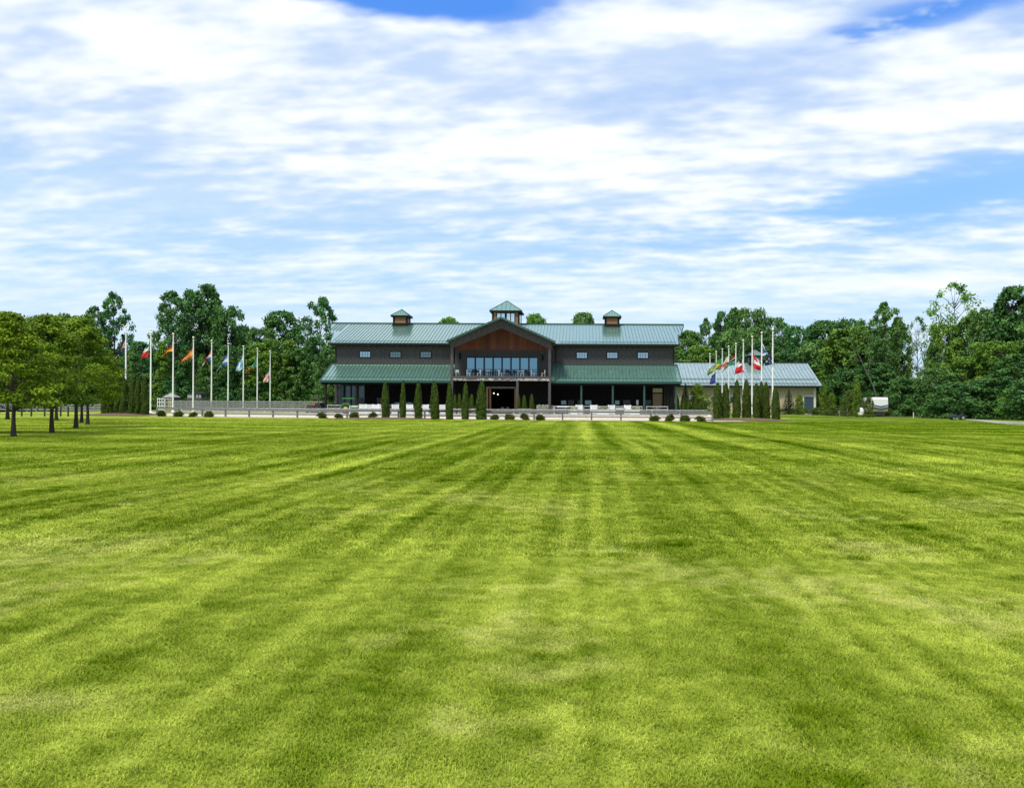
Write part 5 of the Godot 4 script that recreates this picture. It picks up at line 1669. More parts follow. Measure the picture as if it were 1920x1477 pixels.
func flag_color(id: String, u: float, v: float) -> Color:
	var red := Color(0.55, 0.012, 0.02)
	var white := Color(0.78, 0.78, 0.78)
	var blue := Color(0.02, 0.06, 0.30)
	var green := Color(0.01, 0.20, 0.09)
	var black := Color(0.012, 0.012, 0.014)
	match id:
		"navy_ensign", "navy":
			var navy := Color(0.012, 0.016, 0.075)
			if u < 0.5 and v < 0.5:
				var a := u / 0.5
				var b := v / 0.5
				if absf(a - 0.5) < 0.09 or absf(b - 0.5) < 0.12: return red
				if absf(a - 0.5) < 0.16 or absf(b - 0.5) < 0.22 or absf(absf(a - 0.5) - absf(b - 0.5)) < 0.07: return white
				return navy
			if id == "navy_ensign" and Vector2(u - 0.74, (v - 0.55) * 0.6).length() < 0.11: return white
			for s in [Vector2(0.25, 0.77), Vector2(0.75, 0.2), Vector2(0.88, 0.45), Vector2(0.64, 0.42), Vector2(0.75, 0.82)]:
				if Vector2(u - s.x, (v - s.y) * 0.6).length() < 0.035: return white
			return navy
		"tricolour_green_red": return green if u < 0.3333 else white if u < 0.6667 else red
		"german": return black if v < 0.3333 else red if v < 0.6667 else Color(0.80, 0.45, 0.01)
		"spanish":
			if v < 0.25 or v > 0.75: return Color(0.60, 0.03, 0.03)
			if Vector2(u - 0.32, (v - 0.5) * 0.6).length() < 0.09: return Color(0.55, 0.20, 0.08)
			return Color(0.80, 0.42, 0.06)
		"dutch": return red if v < 0.3333 else white if v < 0.6667 else Color(0.03, 0.10, 0.42)
		"blue_white":
			return white if v > 0.3333 and v < 0.6667 else Color(0.05, 0.14, 0.50)
		"light_blue":
			if Vector2(u - 0.5, (v - 0.5) * 0.6).length() < 0.06: return Color(0.7, 0.45, 0.05)
			return white if v > 0.3333 and v < 0.6667 else Color(0.16, 0.42, 0.70)
		"american":
			if u < 0.4 and v < 7.0 / 13.0:
				return white if (int(u * 30.0) + int(v * 20.0)) % 3 == 0 else Color(0.02, 0.03, 0.14)
			return red if int(v * 13.0) % 2 == 0 else white
		"gulf":
			if u < 0.25: return red
			return green if v < 0.3333 else white if v < 0.6667 else black
		"brazil":
			var p := Vector2((u - 0.5) * 1.43, v - 0.5)
			if p.length() < 0.2:
				return white if absf(p.y - 0.04 + p.x * 0.15) < 0.03 else Color(0.03, 0.05, 0.32)
			if absf(p.x) / 0.60 + absf(p.y) / 0.40 < 1.0: return Color(0.78, 0.60, 0.03)
			return Color(0.03, 0.28, 0.09)
		"red_emblem":
			if u < 0.5 and v < 0.5:
				return Color(0.75, 0.55, 0.12) if Vector2(u - 0.25, v - 0.25).length() < 0.14 else white
			return red if absf(v - 0.75) > 0.05 else white
		"black_red_green":
			if v < 0.28: return Color(0.25, 0.012, 0.02)
			if v < 0.34 or (v > 0.62 and v < 0.66): return white
			return black if v < 0.62 else Color(0.01, 0.28, 0.16)
		"french": return Color(0.01, 0.03, 0.16) if u < 0.3333 else white if u < 0.6667 else red
		"canadian":
			if u < 0.25 or u > 0.75: return red
			var q := Vector2(u - 0.5, (v - 0.5) * 0.55)
			return red if q.length() < 0.13 * (0.75 + 0.35 * absf(sin(q.angle() * 3.5))) else white
		"saltire":
			return white if absf(absf(u - 0.5) - absf(v - 0.5)) < 0.11 else Color(0.015, 0.10, 0.36)
		"dim_blue": return Color(0.04, 0.07, 0.30) if v < 0.5 else Color(0.03, 0.05, 0.20)
	return white

# a flag of cloth, hoist 1.6 m, hanging from a pole: dir +1 flies right, droop is the angle of its upper edge below level
func hang_flag(id: String, at: Vector3, dir: float, droop: float, fold: float, size: float, label: String) -> void:
	var o := base("flag", at, label, "flag", "flags on the flagpoles")
	var b := MB.new()
	var nu := 44
	var nv := 28
	var hoist := 1.55 * size
	var fly := 2.5 * size
	var grid := []
	for i in nu + 1:
		var row := []
		var u := i / float(nu)
		for j in nv + 1:
			var v := j / float(nv)
			var a := deg_to_rad(droop) * (1.0 - 0.22 * v) * (1.0 + 0.12 * u)
			var len_ := u * fly
			var sd := sin(deg_to_rad(droop))
			var turn := minf(u * 2.6, 1.0) * sd * sd
			var px := cos(a) * len_ * (1.0 - 0.12 * v) + 0.09 + v * hoist * 0.24 * turn
			var py := -sin(a) * len_ - v * hoist * (1.0 - 0.72 * turn * (0.5 + 0.5 * sd))
			var pz := fold * u * (0.20 * sin(u * 7.0 + v * 3.0) + 0.13 * sin(u * 13.0 - v * 6.0 + 1.0)) + 0.06 * sin(v * 5.0) * u
			px += fold * 0.10 * sin(u * 9.0 + v * 7.0) * u
			row.append(Vector3(px * dir, py, pz))
		grid.append(row)
	for i in nu:
		for j in nv:
			b.col = flag_color(id, (i + 0.5) / nu, (j + 0.5) / nv)
			if dir > 0:
				b.quad(grid[i][j + 1], grid[i + 1][j + 1], grid[i + 1][j], grid[i][j])
			else:
				b.quad(grid[i + 1][j + 1], grid[i][j + 1], grid[i][j], grid[i + 1][j])
	put("cloth", b, M.flag, o)
	var r := MB.new()
	r.tube([Vector3(0.08 * dir, 0.06, 0), Vector3(0.08 * dir, -hoist - 0.1, 0)], [0.012, 0.012], 5)
	put("hoist_rope", r, M.pole_paint, o)

func flags() -> void:
	var hp := 11.5
	var proto: Node3D = null
	var left := [
		["navy_ensign", -1.0, 62.0, 0.9, 1.0, 1.5, "dark navy flag with red and white corner, hanging left of the first pole", "first white flagpole from the left, standing behind evergreen columns"],
		["tricolour_green_red", -1.0, 76.0, 0.7, 1.0, 0.8, "green white and red flag hanging limp from the second left pole", "second white flagpole of the left row, at the fence end"],
		["german", -1.0, 48.0, 0.8, 0.86, 0.8, "black red and gold flag on the third left pole", "third white flagpole of the left row, with black red gold flag"],
		["spanish", -1.0, 43.0, 0.8, 0.92, 1.3, "red and yellow striped flag on the fourth left pole", "fourth white flagpole of the left row, with red and yellow flag"],
		["dutch", -1.0, 60.0, 0.9, 0.95, 1.2, "red white and blue banded flag on the fifth left pole", "fifth white flagpole, middle one of the left row"],
		["blue_white", -1.0, 54.0, 0.8, 1.15, 1.4, "blue and white banded flag on the sixth left pole", "sixth white flagpole of the left row, with blue and white flag"],
		["light_blue", -1.0, 80.0, 0.6, 1.1, 0.9, "pale blue and white flag hanging limp on the seventh left pole", "seventh white flagpole of the left row, with pale blue flag"],
		["tricolour_green_red", -1.0, 58.0, 0.7, 1.15, 1.2, "small green white and red flag flying left of the eighth pole", "eighth white flagpole of the left row, second from its far end"],
		["american", -1.0, 79.0, 0.9, 1.1, 2.6, "striped American flag hanging at the far end of the left row", "ninth white flagpole, farthest of the left row"],
	]
	var right := [
		["navy", -1.0, 82.0, 0.8, 0.9, 1.8, "dark navy flag hanging close to the tallest right pole", "tallest looking white flagpole at the right end of the right row", 1448.8],
		["saltire", 1.0, 64.0, 0.7, 1.15, 1.0, "blue flag with white diagonal cross flying right of its pole", "second white flagpole from the right, with blue crossed flag", 1428.0],
		["canadian", 1.0, 80.0, 0.9, 1.15, 1.3, "red and white maple leaf flag hanging on the third pole from the right", "third white flagpole from the right, with maple leaf flag", 1410.2],
		["french", -1.0, 84.0, 0.6, 1.2, 1.4, "dark blue white and red flag hanging limp, fourth from the right", "fourth white flagpole from the right, with blue white red flag", 1393.6],
		["black_red_green", -1.0, 46.0, 0.7, 1.15, 1.3, "black red and green flag blowing left of its pole", "fifth white flagpole from the right, middle of the right row", 1379.6],
		["red_emblem", -1.0, 48.0, 0.9, 1.1, 1.3, "red and white flag with gold emblem between two right poles", "sixth white flagpole from the right", 1366.2],
		["brazil", -1.0, 38.0, 0.6, 1.25, 1.2, "green flag with yellow diamond and blue disc", "seventh white flagpole from the right, with green yellow flag", 1354.2],
		["dim_blue", -1.0, 84.0, 0.6, 1.1, 2.6, "dark blue flag hanging behind the green and yellow flag", "eighth white flagpole from the right, second from the row's left end", 1342.8],
		["gulf", -1.0, 76.0, 0.8, 1.05, 2.2, "red white and green flag hanging on the leftmost right pole", "leftmost white flagpole of the right row, by the fence end", 1331.0],
	]
	for side in 2:
		var rows: Array = left if side == 0 else right
		for i in rows.size():
			var f: Array = rows[i]
			var d: float
			var x: float
			if side == 0:
				d = 104.0 * (1.0 + 0.058 * i)
				x = -59.3
			else:
				d = 104.0 * (1.0 + 0.061 * i)
				x = gx(f[8], d)
			var at := Vector3(x, ground_at(x, -d), -d)
			var o: Node3D
			if proto == null:
				proto = base("flagpole", at, f[7], "flagpole", "white flagpoles in two rows")
				var s := MB.new()
				s.tube([Vector3(0, 0, 0), Vector3(0, 3.5, 0), Vector3(0, hp - 0.55, 0)], [0.105, 0.095, 0.055], 14)
				put("pole", s, M.pole_paint, proto)
				var c := MB.new()
				c.lathe([Vector2(0.26, 0.0), Vector2(0.26, 0.04), Vector2(0.17, 0.16), Vector2(0.108, 0.2)], Vector3.ZERO, 16)
				put("base_collar", c, M.pole_paint, proto)
				var t := MB.new()
				t.lathe([Vector2(0.0, 0.0), Vector2(0.09, 0.0), Vector2(0.09, 0.10), Vector2(0.03, 0.14), Vector2(0.0, 0.14)], Vector3(0, hp - 0.56, 0), 12)
				t.span(-0.03, 0.13, hp - 0.52, hp - 0.47, -0.03, 0.03)
				put("truck", t, M.pole_paint, proto)
				var ball := MB.new()
				var prof := []
				for k in 9:
					var a := -PI / 2 + PI * k / 8.0
					prof.append(Vector2(maxf(0.0, cos(a)) * 0.155, sin(a) * 0.155))
				ball.lathe(prof, Vector3(0, hp - 0.16, 0), 14)
				put("ball_finial", ball, M.gold, proto)
				var cl := MB.new()
				cl.tube([Vector3(0.115, 1.3, 0.02), Vector3(0.10, hp - 0.55, 0.02)], [0.010, 0.010], 4)
				put("halyard", cl, M.pole_paint, proto)
				var ct := MB.new()
				ct.span(0.09, 0.14, 1.25, 1.45, -0.02, 0.04)
				put("cleat", ct, M.iron, proto)
				o = proto
			else:
				o = copy(proto, at, f[7], 0.0)
			hang_flag(f[0], at + Vector3(0, hp - 0.55 - f[5], 0.02), f[1], f[2], f[3], f[4], f[6])


# ---------------------------------------------------------------- things in the sand ring

func ring_things() -> void:
	# white jump wings: two uprights, slats between, feet
	var wing := base("jump_wing", Vector3.ZERO, "", "jump wing", "white jump wings in the sand ring")
	for x in [-0.42, 0.42]:
		var u := MB.new()
		u.span(x - 0.05, x + 0.05, 0.04, 1.35, -0.05, 0.05)
		put("upright", u, M.white_paint, wing)
		var f := MB.new()
		f.span(x - 0.04, x + 0.04, 0.0, 0.08, -0.4, 0.4)
		put("foot", f, M.white_paint, wing)
	for i in 5:
		var s := MB.new()
		s.span(-0.37 + i * 0.15, -0.25 + i * 0.15, 0.22, 1.22, -0.02, 0.02)
		put("slat", s, M.white_paint, wing)
	for y in [0.2, 1.24]:
		var c := MB.new()
		c.span(-0.37, 0.37, y - 0.05, y + 0.05, -0.035, 0.035)
		put("crossbar", c, M.white_paint, wing)
	var spots := [[680.5, 106.0, "white jump wing just right of the green tractor's bonnet"], [692.0, 105.5, "second white jump wing right of the green tractor"], [705.0, 105.5, "third white jump wing right of the green tractor"], [714.5, 106.5, "white jump wing touching the first middle evergreen column"], [741.0, 105.5, "white jump wing before the dark car"], [768.0, 105.5, "white jump wing right of the second middle evergreen column"], [797.0, 106.0, "white jump wing between third and fourth middle evergreen columns"], [829.0, 106.0, "white jump wing between fourth and fifth middle evergreen columns"], [1086.0, 107.0, "white jump wing at the second porch post"], [1113.5, 107.0, "white jump wing left of the flower boxes under the right porch"], [1146.5, 107.0, "white jump wing beside the middle porch post"], [1177.0, 107.0, "tilted white jump wing left of the yellow flowers"]]
	for i in spots.size():
		var s: Array = spots[i]
		var o: Node3D = wing if i == 0 else copy(wing, Vector3.ZERO, "", 0.0)
		o.position = on_ground(s[0], s[1])
		o.set_meta("label", s[2])
		o.rotation.y = 0.25 * sin(i * 2.1)
	# striped poles lying between wings
	var poles := [[1039.0, 1072.0, 107.0, 1.05, "upper white jump pole left of the second porch post"], [1039.0, 1072.0, 107.2, 0.70, "lower white jump pole left of the second porch post"], [1152.0, 1173.0, 107.0, 0.85, "white jump pole right of the middle porch post"], [655.0, 673.0, 106.0, 1.0, "white jump pole under the green tractor's bonnet"], [1008.0, 1027.0, 108.5, 1.0, "white jump pole on the stone box left of the right porch"]]
	for p in poles:
		var b := MB.new()
		var xa := gx(p[0], p[2])
		var xb := gx(p[1], p[2])
		var gy := ground_at(xa, -p[2])
		for e in [xa, xb]:
			b.span(e - 0.06, e + 0.06, 0.02, p[3] + 0.06, -0.16, -0.06)
		var o := base("jump_pole", Vector3((xa + xb) / 2, gy, -p[2]), p[4], "jump pole", "white jump poles in the sand ring")
		for i in 6:
			var s := MB.new()
			s.tube([Vector3((xa - xb) * (0.5 - i / 6.0), p[3], 0), Vector3((xa - xb) * (0.5 - (i + 1) / 6.0), p[3], 0)], [0.06, 0.06], 8)
			put("pole_section", s, M.white_paint if i % 5 else M.weathered_pale, o)
		var st := MB.new()
		for e in [-0.5, 0.5]:
			var xx: float = (xb - xa) * e
			st.span(xx - 0.05, xx + 0.05, 0.0, p[3] + 0.1, -0.17, -0.07)
		put("stand", st, M.white_paint, o)
	# flower boxes
	var fb := 0
	for q in [[1076.0, 107.0, 0.8, "flower box with white and yellow flowers left of the third porch bay"], [1131.0, 107.0, 1.3, "long flower box with white flowers under the middle of the right porch"], [1191.0, 107.0, 1.0, "flower box with yellow flowers right of the middle porch bay"], [772.0, 106.5, 0.7, "flower box with yellow flowers beside the second middle evergreen column"], [1017.0, 108.0, 1.3, "grey stone box with white flowers right of the small evergreen columns"]]:
		var o := base("flower_box", on_ground(q[0], q[1]), q[3], "flower box", "flower boxes in the sand ring")
		var b := MB.new()
		b.span(-q[2] * 0.6, q[2] * 0.6, 0.0, 0.75 if fb < 4 else 0.95, -0.25, 0.25)
		put("box", b, M.white_paint if fb < 4 else M.planter_stone, o)
		var fl := MB.new()
		rng.seed = 300 + fb
		for i in 420:
			var p := Vector3(rng.randf_range(-0.62, 0.62) * q[2], 0.72 + (0.2 if fb == 4 else 0.0) + rng.randf() * 0.36, rng.randf_range(-0.3, 0.3))
			var t := rng.randf()
			fl.col = Color(0.05, 0.11, 0.02) if t < 0.55 else Color(0.75, 0.74, 0.66) if t < 0.82 or fb == 4 else Color(0.75, 0.60, 0.10)
			fl.leaf(p, Vector3(rng.randfn(), 1.0 + rng.randfn() * 0.5, rng.randfn() + 0.4).normalized(), rng.randf_range(0.035, 0.08), rng.randf() * TAU, 0.8)
		stuff(put("flowers", fl, M.flower, o))
		fb += 1
	# square stone planters under the small evergreens
	var pb := MB.new()
	pb.span(-0.42, 0.42, 0.0, 0.72, -0.42, 0.42)
	pb.span(-0.48, 0.48, 0.60, 0.75, -0.48, 0.48)
	pb.span(-0.36, 0.36, 0.74, 0.76, -0.36, 0.36)
	var pm := pb.mesh()
	var pn := [[850.0, "stone planter left of the sixth middle evergreen column"], [866.5, "stone planter under the second small evergreen"], [890.0, "stone planter between the last two middle evergreen columns"], [978.0, "stone planter right of the barn door post"], [990.0, "stone planter between small evergreens right of the barn door"]]
	for q in pn:
		var o := put_mesh("planter", pm, M.planter_stone)
		o.position = on_ground(q[0], 110.2)
		tag(o, q[1], "planter", "stone planters by the barn door")
	# sheds and gates behind the left flagpoles
	var sh := base("small_shed", on_ground(321.0, 140.0), "small dark shed with a white hipped roof behind the third flagpole", "shed")
	var b := MB.new()
	b.span(-0.95, 0.95, 0.0, 2.35, -1.0, 1.0)
	put("wall", b, M.siding, sh)
	var rf := MB.new()
	pyramid(rf, Vector3(0, 2.36, 0), 1.1, 0.8)
	put("roof", rf, M.weathered_pale, sh)
	var dr := MB.new()
	dr.span(-0.35, 0.35, 0.0, 1.9, 1.002, 1.04)
	put("door", dr, M.siding_shade_dark, sh)
	var s2 := base("windowed_shed", on_ground(369.5, 140.0), "dark brown shed with white windows under its eaves behind the fourth flagpole", "shed")
	b = MB.new()
	b.span(-1.25, 1.35, 0.0, 2.3, -1.2, 1.2)
	put("wall", b, M.siding, s2)
	rf = MB.new()
	rf.slab(Vector3(-1.4, 2.95, 1.4), Vector3(1.5, 2.95, 1.4), Vector3(1.5, 3.35, -1.4), Vector3(-1.4, 3.35, -1.4), 0.1)
	put("roof", rf, M.trim_dark, s2)
	for e in [[-1.2, -0.1], [0.28, 0.62], [0.8, 1.1]]:
		var w := MB.new()
		w.span(e[0], e[1], 2.31, 2.85, 1.0, 1.1)
		put("window", w, M.white_paint, s2)
	for g in [[301.0, 124.0, "white barred gate standing before the board fence at its left end"], [316.5, 124.0, "cream barred gate beside the white one by the left flagpoles"]]:
		var o := base("barred_gate", on_ground(g[0], g[1]), g[2], "gate")
		var mm: Material = M.white_paint if g[0] < 310 else M.tan_pale
		for i in 4:
			var v := MB.new()
			v.span(-0.52 + i * 0.35 - 0.045, -0.52 + i * 0.35 + 0.045, 0.1, 2.1, -0.03, 0.03)
			put("gate_bar", v, mm, o)
		for i in 4:
			var v := MB.new()
			v.span(-0.56, 0.58, 0.3 + i * 0.56 - 0.05, 0.3 + i * 0.56 + 0.05, 0.031, 0.07)
			put("gate_rail", v, mm, o)


# ---------------------------------------------------------------- vehicles

func wheel(root: Node3D, at: Vector3, r: float, w: float, rim_mat: Material) -> void:
	var t := MB.new()
	var turn := Basis(Vector3.RIGHT, PI / 2)
	t.lathe([Vector2(r * 0.55, -w / 2), Vector2(r * 0.92, -w / 2), Vector2(r, -w * 0.32), Vector2(r, w * 0.32), Vector2(r * 0.92, w / 2), Vector2(r * 0.55, w / 2)], at, 24, turn)
	for i in 18:
		var a := TAU * i / 18.0
		t.box(at + Vector3(cos(a), sin(a), 0) * (r + 0.012), Vector3(0.06, r * 0.13, w * 0.8), Basis(Vector3.BACK, a))
	var o := put("wheel", t, M.rubber, root)
	var m := MB.new()
	m.lathe([Vector2(0, -w * 0.36), Vector2(r * 0.2, -w * 0.40), Vector2(r * 0.5, -w * 0.2), Vector2(r * 0.56, -w * 0.45), Vector2(r * 0.56, w * 0.45), Vector2(r * 0.5, w * 0.2), Vector2(r * 0.2, w * 0.40), Vector2(0, w * 0.36)], at, 20, turn)
	put("rim", m, rim_mat, o)

func tractor(at: Vector3, turn: float, size: float, body: Material, rim: Material, roof: Material, label: String) -> void:
	var o := base("tractor", at, label, "tractor", "", turn)
	o.scale = Vector3.ONE * size
	for z in [-0.62, 0.62]:
		wheel(o, Vector3(-0.55, 0.62, z), 0.62, 0.34, rim)
		wheel(o, Vector3(1.05, 0.38, z * 0.9), 0.38, 0.22, rim)
		var f := MB.new()
		for i in 7:
			var a0 := lerpf(0.15, PI * 0.95, i / 7.0)
			var a1 := lerpf(0.15, PI * 0.95, (i + 1) / 7.0)
			f.bar(Vector3(-0.55 + cos(a0) * 0.70, 0.62 + sin(a0) * 0.70, z), Vector3(-0.55 + cos(a1) * 0.70, 0.62 + sin(a1) * 0.70, z), 0.03, 0.36)
		put("fender", f, body, o)
	var h := MB.new()
	var a := [Vector3(0.25, 0.72, -0.30), Vector3(0.25, 0.72, 0.30), Vector3(0.25, 1.22, 0.27), Vector3(0.25, 1.22, -0.27)]
	var c := [Vector3(1.45, 0.72, -0.24), Vector3(1.45, 0.72, 0.24), Vector3(1.40, 1.06, 0.20), Vector3(1.40, 1.06, -0.20)]
	h.quad(a[1], c[1], c[2], a[2]); h.quad(c[0], a[0], a[3], c[3]); h.quad(a[3], a[2], c[2], c[3]); h.quad(c[0], c[3], c[2], c[1]); h.quad(a[0], a[1], a[2], a[3]); h.quad(a[0], c[0], c[1], a[1])
	put("bonnet", h, body, o)
	for z in [-0.12, 0.12]:
		var l := MB.new()
		l.box(Vector3(1.435, 0.93, z), Vector3(0.03, 0.10, 0.13))
		put("headlight", l, M.white_paint, o)
	var ch := MB.new()
	ch.span(-0.75, 1.35, 0.45, 0.72, -0.2, 0.2)
	ch.span(-0.5, 0.25, 0.72, 0.80, -0.42, 0.42)
	put("chassis", ch, M.iron, o)
	var st := MB.new()
	st.span(-0.72, -0.25, 0.80, 0.98, -0.24, 0.24)
	st.box(Vector3(-0.75, 1.18, 0), Vector3(0.1, 0.45, 0.46), Basis(Vector3.BACK, 0.2))
	put("seat", st, M.rubber, o)
	var sw := MB.new()
	sw.tube([Vector3(0.25, 1.0, 0), Vector3(0.02, 1.32, 0)], [0.025, 0.02], 6)
	sw.lathe([Vector2(0.17, -0.015), Vector2(0.20, 0), Vector2(0.17, 0.015), Vector2(0.15, 0), Vector2(0.17, -0.015)], Vector3(0.02, 1.33, 0), 16, Basis(Vector3.BACK, 0.6))
	put("steering_wheel", sw, M.rubber, o)
	for z in [-0.5, 0.5]:
		var p := MB.new()
		p.bar(Vector3(-0.85, 0.75, z), Vector3(-0.80, 2.02, z), 0.07, 0.07)
		put("canopy_post", p, M.iron, o)
	var cn := MB.new()
	cn.span(-1.05, 0.62, 2.02, 2.10, -0.62, 0.62)
	cn.span(-0.95, 0.50, 2.10, 2.17, -0.52, 0.52)
	put("canopy", cn, roof, o)
	var ex := MB.new()
	ex.tube([Vector3(0.95, 1.1, 0.14), Vector3(0.95, 1.65, 0.14)], [0.03, 0.03], 6)
	put("exhaust", ex, M.iron, o)

func vehicles() -> void:
	tractor(on_ground(657.0, 108.5), 0.12, 0.98, M.tractor_green, M.tractor_yellow, M.tractor_green, "green tractor with yellow wheels and green canopy before the left porch")
	tractor(on_ground(592.0, 113.0), PI - 0.35, 0.98, M.iron, M.iron, M.siding, "dark tractor with brown canopy and red tail triangle left of the porch")
	var tri_ := MB.new()
	tri_.prism(PackedVector2Array([Vector2(-0.24, 0), Vector2(0.24, 0), Vector2(0, 0.42)]), 0.02, 0.03)
	var tr: Node3D = get_node("tractor_001")
	var tp := put("tail_triangle", tri_, M.orange_red, tr)
	tp.position = Vector3(-0.35, 1.05, -0.75)
	tp.rotation.y = PI + 0.35
	# dark estate car under the left porch edge
	var car := base("parked_car", on_ground(751.0, 110.6), "dark blue grey car parked between the first middle evergreen columns", "car", "", PI)
	for x in [-1.35, 1.35]:
		for z in [-0.78, 0.78]:
			wheel(car, Vector3(x, 0.34, z), 0.34, 0.22, M.iron)
	var side := PackedVector2Array([Vector2(-2.25, 0.32), Vector2(2.2, 0.32), Vector2(2.3, 0.62), Vector2(2.2, 0.86), Vector2(1.25, 1.02), Vector2(0.6, 1.52), Vector2(-1.5, 1.58), Vector2(-2.15, 1.05), Vector2(-2.3, 0.8)])
	var bd := MB.new()
	bd.prism(side, 0.86, 1.72)
	put("body", bd, M.car_paint, car)
	for z in [-1, 1]:
		for w in [[0.02, 0.95, 0.62, 1.44], [-0.95, -0.05, 1.0, 1.46], [-1.75, -1.03, 1.0, 1.46]]:
			var g := MB.new()
			var x0: float = w[0]
			var x1: float = w[1]
			var poly := PackedVector2Array([Vector2(x0, 1.02), Vector2(x1 if x0 < 0.0 else 1.12, 1.02), Vector2(x1 if x0 < 0.0 else 0.62, 1.46), Vector2(x0, 1.48)])
			g.prism(poly, 0.875 if z > 0 else -0.863, 0.012)
			put("side_window", g, M.pane_dark, car)
	var ws := MB.new()
	ws.quad(Vector3(1.26, 1.03, 0.72), Vector3(1.26, 1.03, -0.72), Vector3(0.63, 1.51, -0.66), Vector3(0.63, 1.51, 0.66))
	var wo := put("windscreen", ws, M.pane_dark, car)
	wo.position = Vector3(0.012, 0.012, 0)
	for z in [-0.62, 0.62]:
		var hl := MB.new()
		hl.box(Vector3(2.25, 0.72, z), Vector3(0.06, 0.14, 0.3))
		put("headlight", hl, M.white_paint, car)
		var mi := MB.new()
		mi.box(Vector3(0.95, 1.06, z * 1.55), Vector3(0.12, 0.14, 0.18))
		put("mirror", mi, M.car_paint, car)
	# the camping trailer
	var rv := base("camping_trailer", on_ground(1651.0, 136.0), "white camping trailer with dark chevron stripes on its front, before the woods", "trailer", "", 0.0)
	var w2 := 1.28
	var rb := MB.new()
	var prof := PackedVector2Array([Vector2(0.0, 0.95), Vector2(0.10, 1.15), Vector2(0.22, 1.9), Vector2(0.12, 3.0), Vector2(-0.2, 3.3), Vector2(-7.5, 3.3), Vector2(-7.5, 0.85), Vector2(-0.6, 0.85)])
	rb.prism(prof, w2, w2 * 2.0)
	for i in rb.v.size():
		var p := rb.v[i]
		rb.v[i] = Vector3(-p.z, p.y, p.x)
		var nn := rb.n[i]
		rb.n[i] = Vector3(-nn.z, nn.y, nn.x)
	put("body", rb, M.white_paint, rv)
	for e in [[1.55, 0.26], [2.0, 0.14]]:
		for s in [-1, 1]:
			var cs := MB.new()
			cs.bar(Vector3(0, e[0] - 0.30, 0.24), Vector3(s * w2 * 0.98, e[0], 0.245), 0.04, e[1])
			put("stripe", cs, M.slate_blue, rv)
	var rcap := MB.new()
	rcap.span(-w2 + 0.05, w2 - 0.05, 3.302, 3.42, -7.3, -0.3)
	put("roof_cap", rcap, M.trim_dark, rv)
	var sk := MB.new()
	sk.span(-w2 + 0.15, w2 - 0.15, 0.15, 0.86, -7.2, -0.9)
	put("skirt", sk, M.concrete, rv)
	var hi := MB.new()
	hi.bar(Vector3(-0.7, 0.6, -0.9), Vector3(0, 0.5, 1.0), 0.1, 0.1)
	hi.bar(Vector3(0.7, 0.6, -0.9), Vector3(0, 0.5, 1.0), 0.1, 0.1)
	hi.span(-0.05, 0.05, 0.0, 0.6, 0.9, 1.0)
	put("hitch", hi, M.iron, rv)
	for z in [-4.0, -5.0]:
		for x in [-1.15, 1.15]:
			var t := MB.new()
			t.lathe([Vector2(0, -0.12), Vector2(0.36, -0.12), Vector2(0.36, 0.12), Vector2(0, 0.12)], Vector3(x, 0.36, z), 18, Basis(Vector3.BACK, PI / 2))
			put("wheel", t, M.rubber, rv)
	# the small white trailer of which a low part shows left of the bush
	var tk := base("white_tank", on_ground(1613.5, 131.0), "rounded white tank half hidden by the bush before the trailer", "tank")
	var tb := MB.new()
	tb.lathe([Vector2(0.0, 0.25), Vector2(0.42, 0.25), Vector2(0.62, 0.4), Vector2(0.66, 0.9), Vector2(0.55, 1.3), Vector2(0.3, 1.5), Vector2(0.0, 1.55)], Vector3.ZERO, 24)
	put("shell", tb, M.white_paint, tk)
	var ft := MB.new()
	for a in 3:
		ft.tube([Vector3(cos(a * 2.1) * 0.4, 0, sin(a * 2.1) * 0.4), Vector3(cos(a * 2.1) * 0.4, 0.3, sin(a * 2.1) * 0.4)], [0.05, 0.05], 6)
	put("foot", ft, M.iron, tk)
	# white and dark two wheeled cart
	var ca := base("utility_cart", on_ground(1578.0, 130.0), "little white and dark utility cart parked at the border right of the low hall", "cart", "", 0.3)
	for x in [-0.7, 0.75]:
		for z in [-0.5, 0.5]:
			wheel(ca, Vector3(x, 0.25, z), 0.25, 0.18, M.white_paint)
	var cb := MB.new()
	cb.span(-1.1, 1.15, 0.28, 0.48, -0.5, 0.5)
	cb.prism(PackedVector2Array([Vector2(-1.15, 0.48), Vector2(-0.5, 0.48), Vector2(-0.62, 0.95), Vector2(-0.9, 0.8)]), 0.45, 0.9)
	put("body", cb, M.white_paint, ca)
	var cs2 := MB.new()
	cs2.span(0.1, 0.7, 0.49, 0.75, -0.48, 0.48)
	cs2.box(Vector3(0.75, 1.0, 0), Vector3(0.1, 0.5, 0.9), Basis(Vector3.BACK, -0.15))
	put("seat", cs2, M.rubber, ca)
	for x in [-0.6, 0.85]:
		for z in [-0.46, 0.46]:
			var p := MB.new()
			p.bar(Vector3(x, 0.48, z), Vector3(x * 0.8, 1.75, z), 0.05, 0.05)
			put("roof_post", p, M.white_paint if x > 0 else M.iron, ca)
	var cr := MB.new()
	cr.span(-0.75, 0.95, 1.75, 1.82, -0.55, 0.55)
	put("canopy", cr, M.iron, ca)
	# riding mower before the woods
	var mw := base("riding_mower", on_ground(1796.0, 104.0), "dark green riding mower at the lawn edge before the right woods", "mower", "", PI - 0.1)
	for x in [-0.55, 0.6]:
		for z in [-0.42, 0.42]:
			wheel(mw, Vector3(x, 0.3 if x < 0 else 0.2, z), 0.3 if x < 0 else 0.2, 0.2, M.tan_pale)
	var mb := MB.new()
	mb.span(-0.8, 0.25, 0.3, 0.5, -0.4, 0.4)
	mb.prism(PackedVector2Array([Vector2(0.15, 0.32), Vector2(0.95, 0.32), Vector2(0.9, 0.62), Vector2(0.2, 0.72)]), 0.28, 0.56)
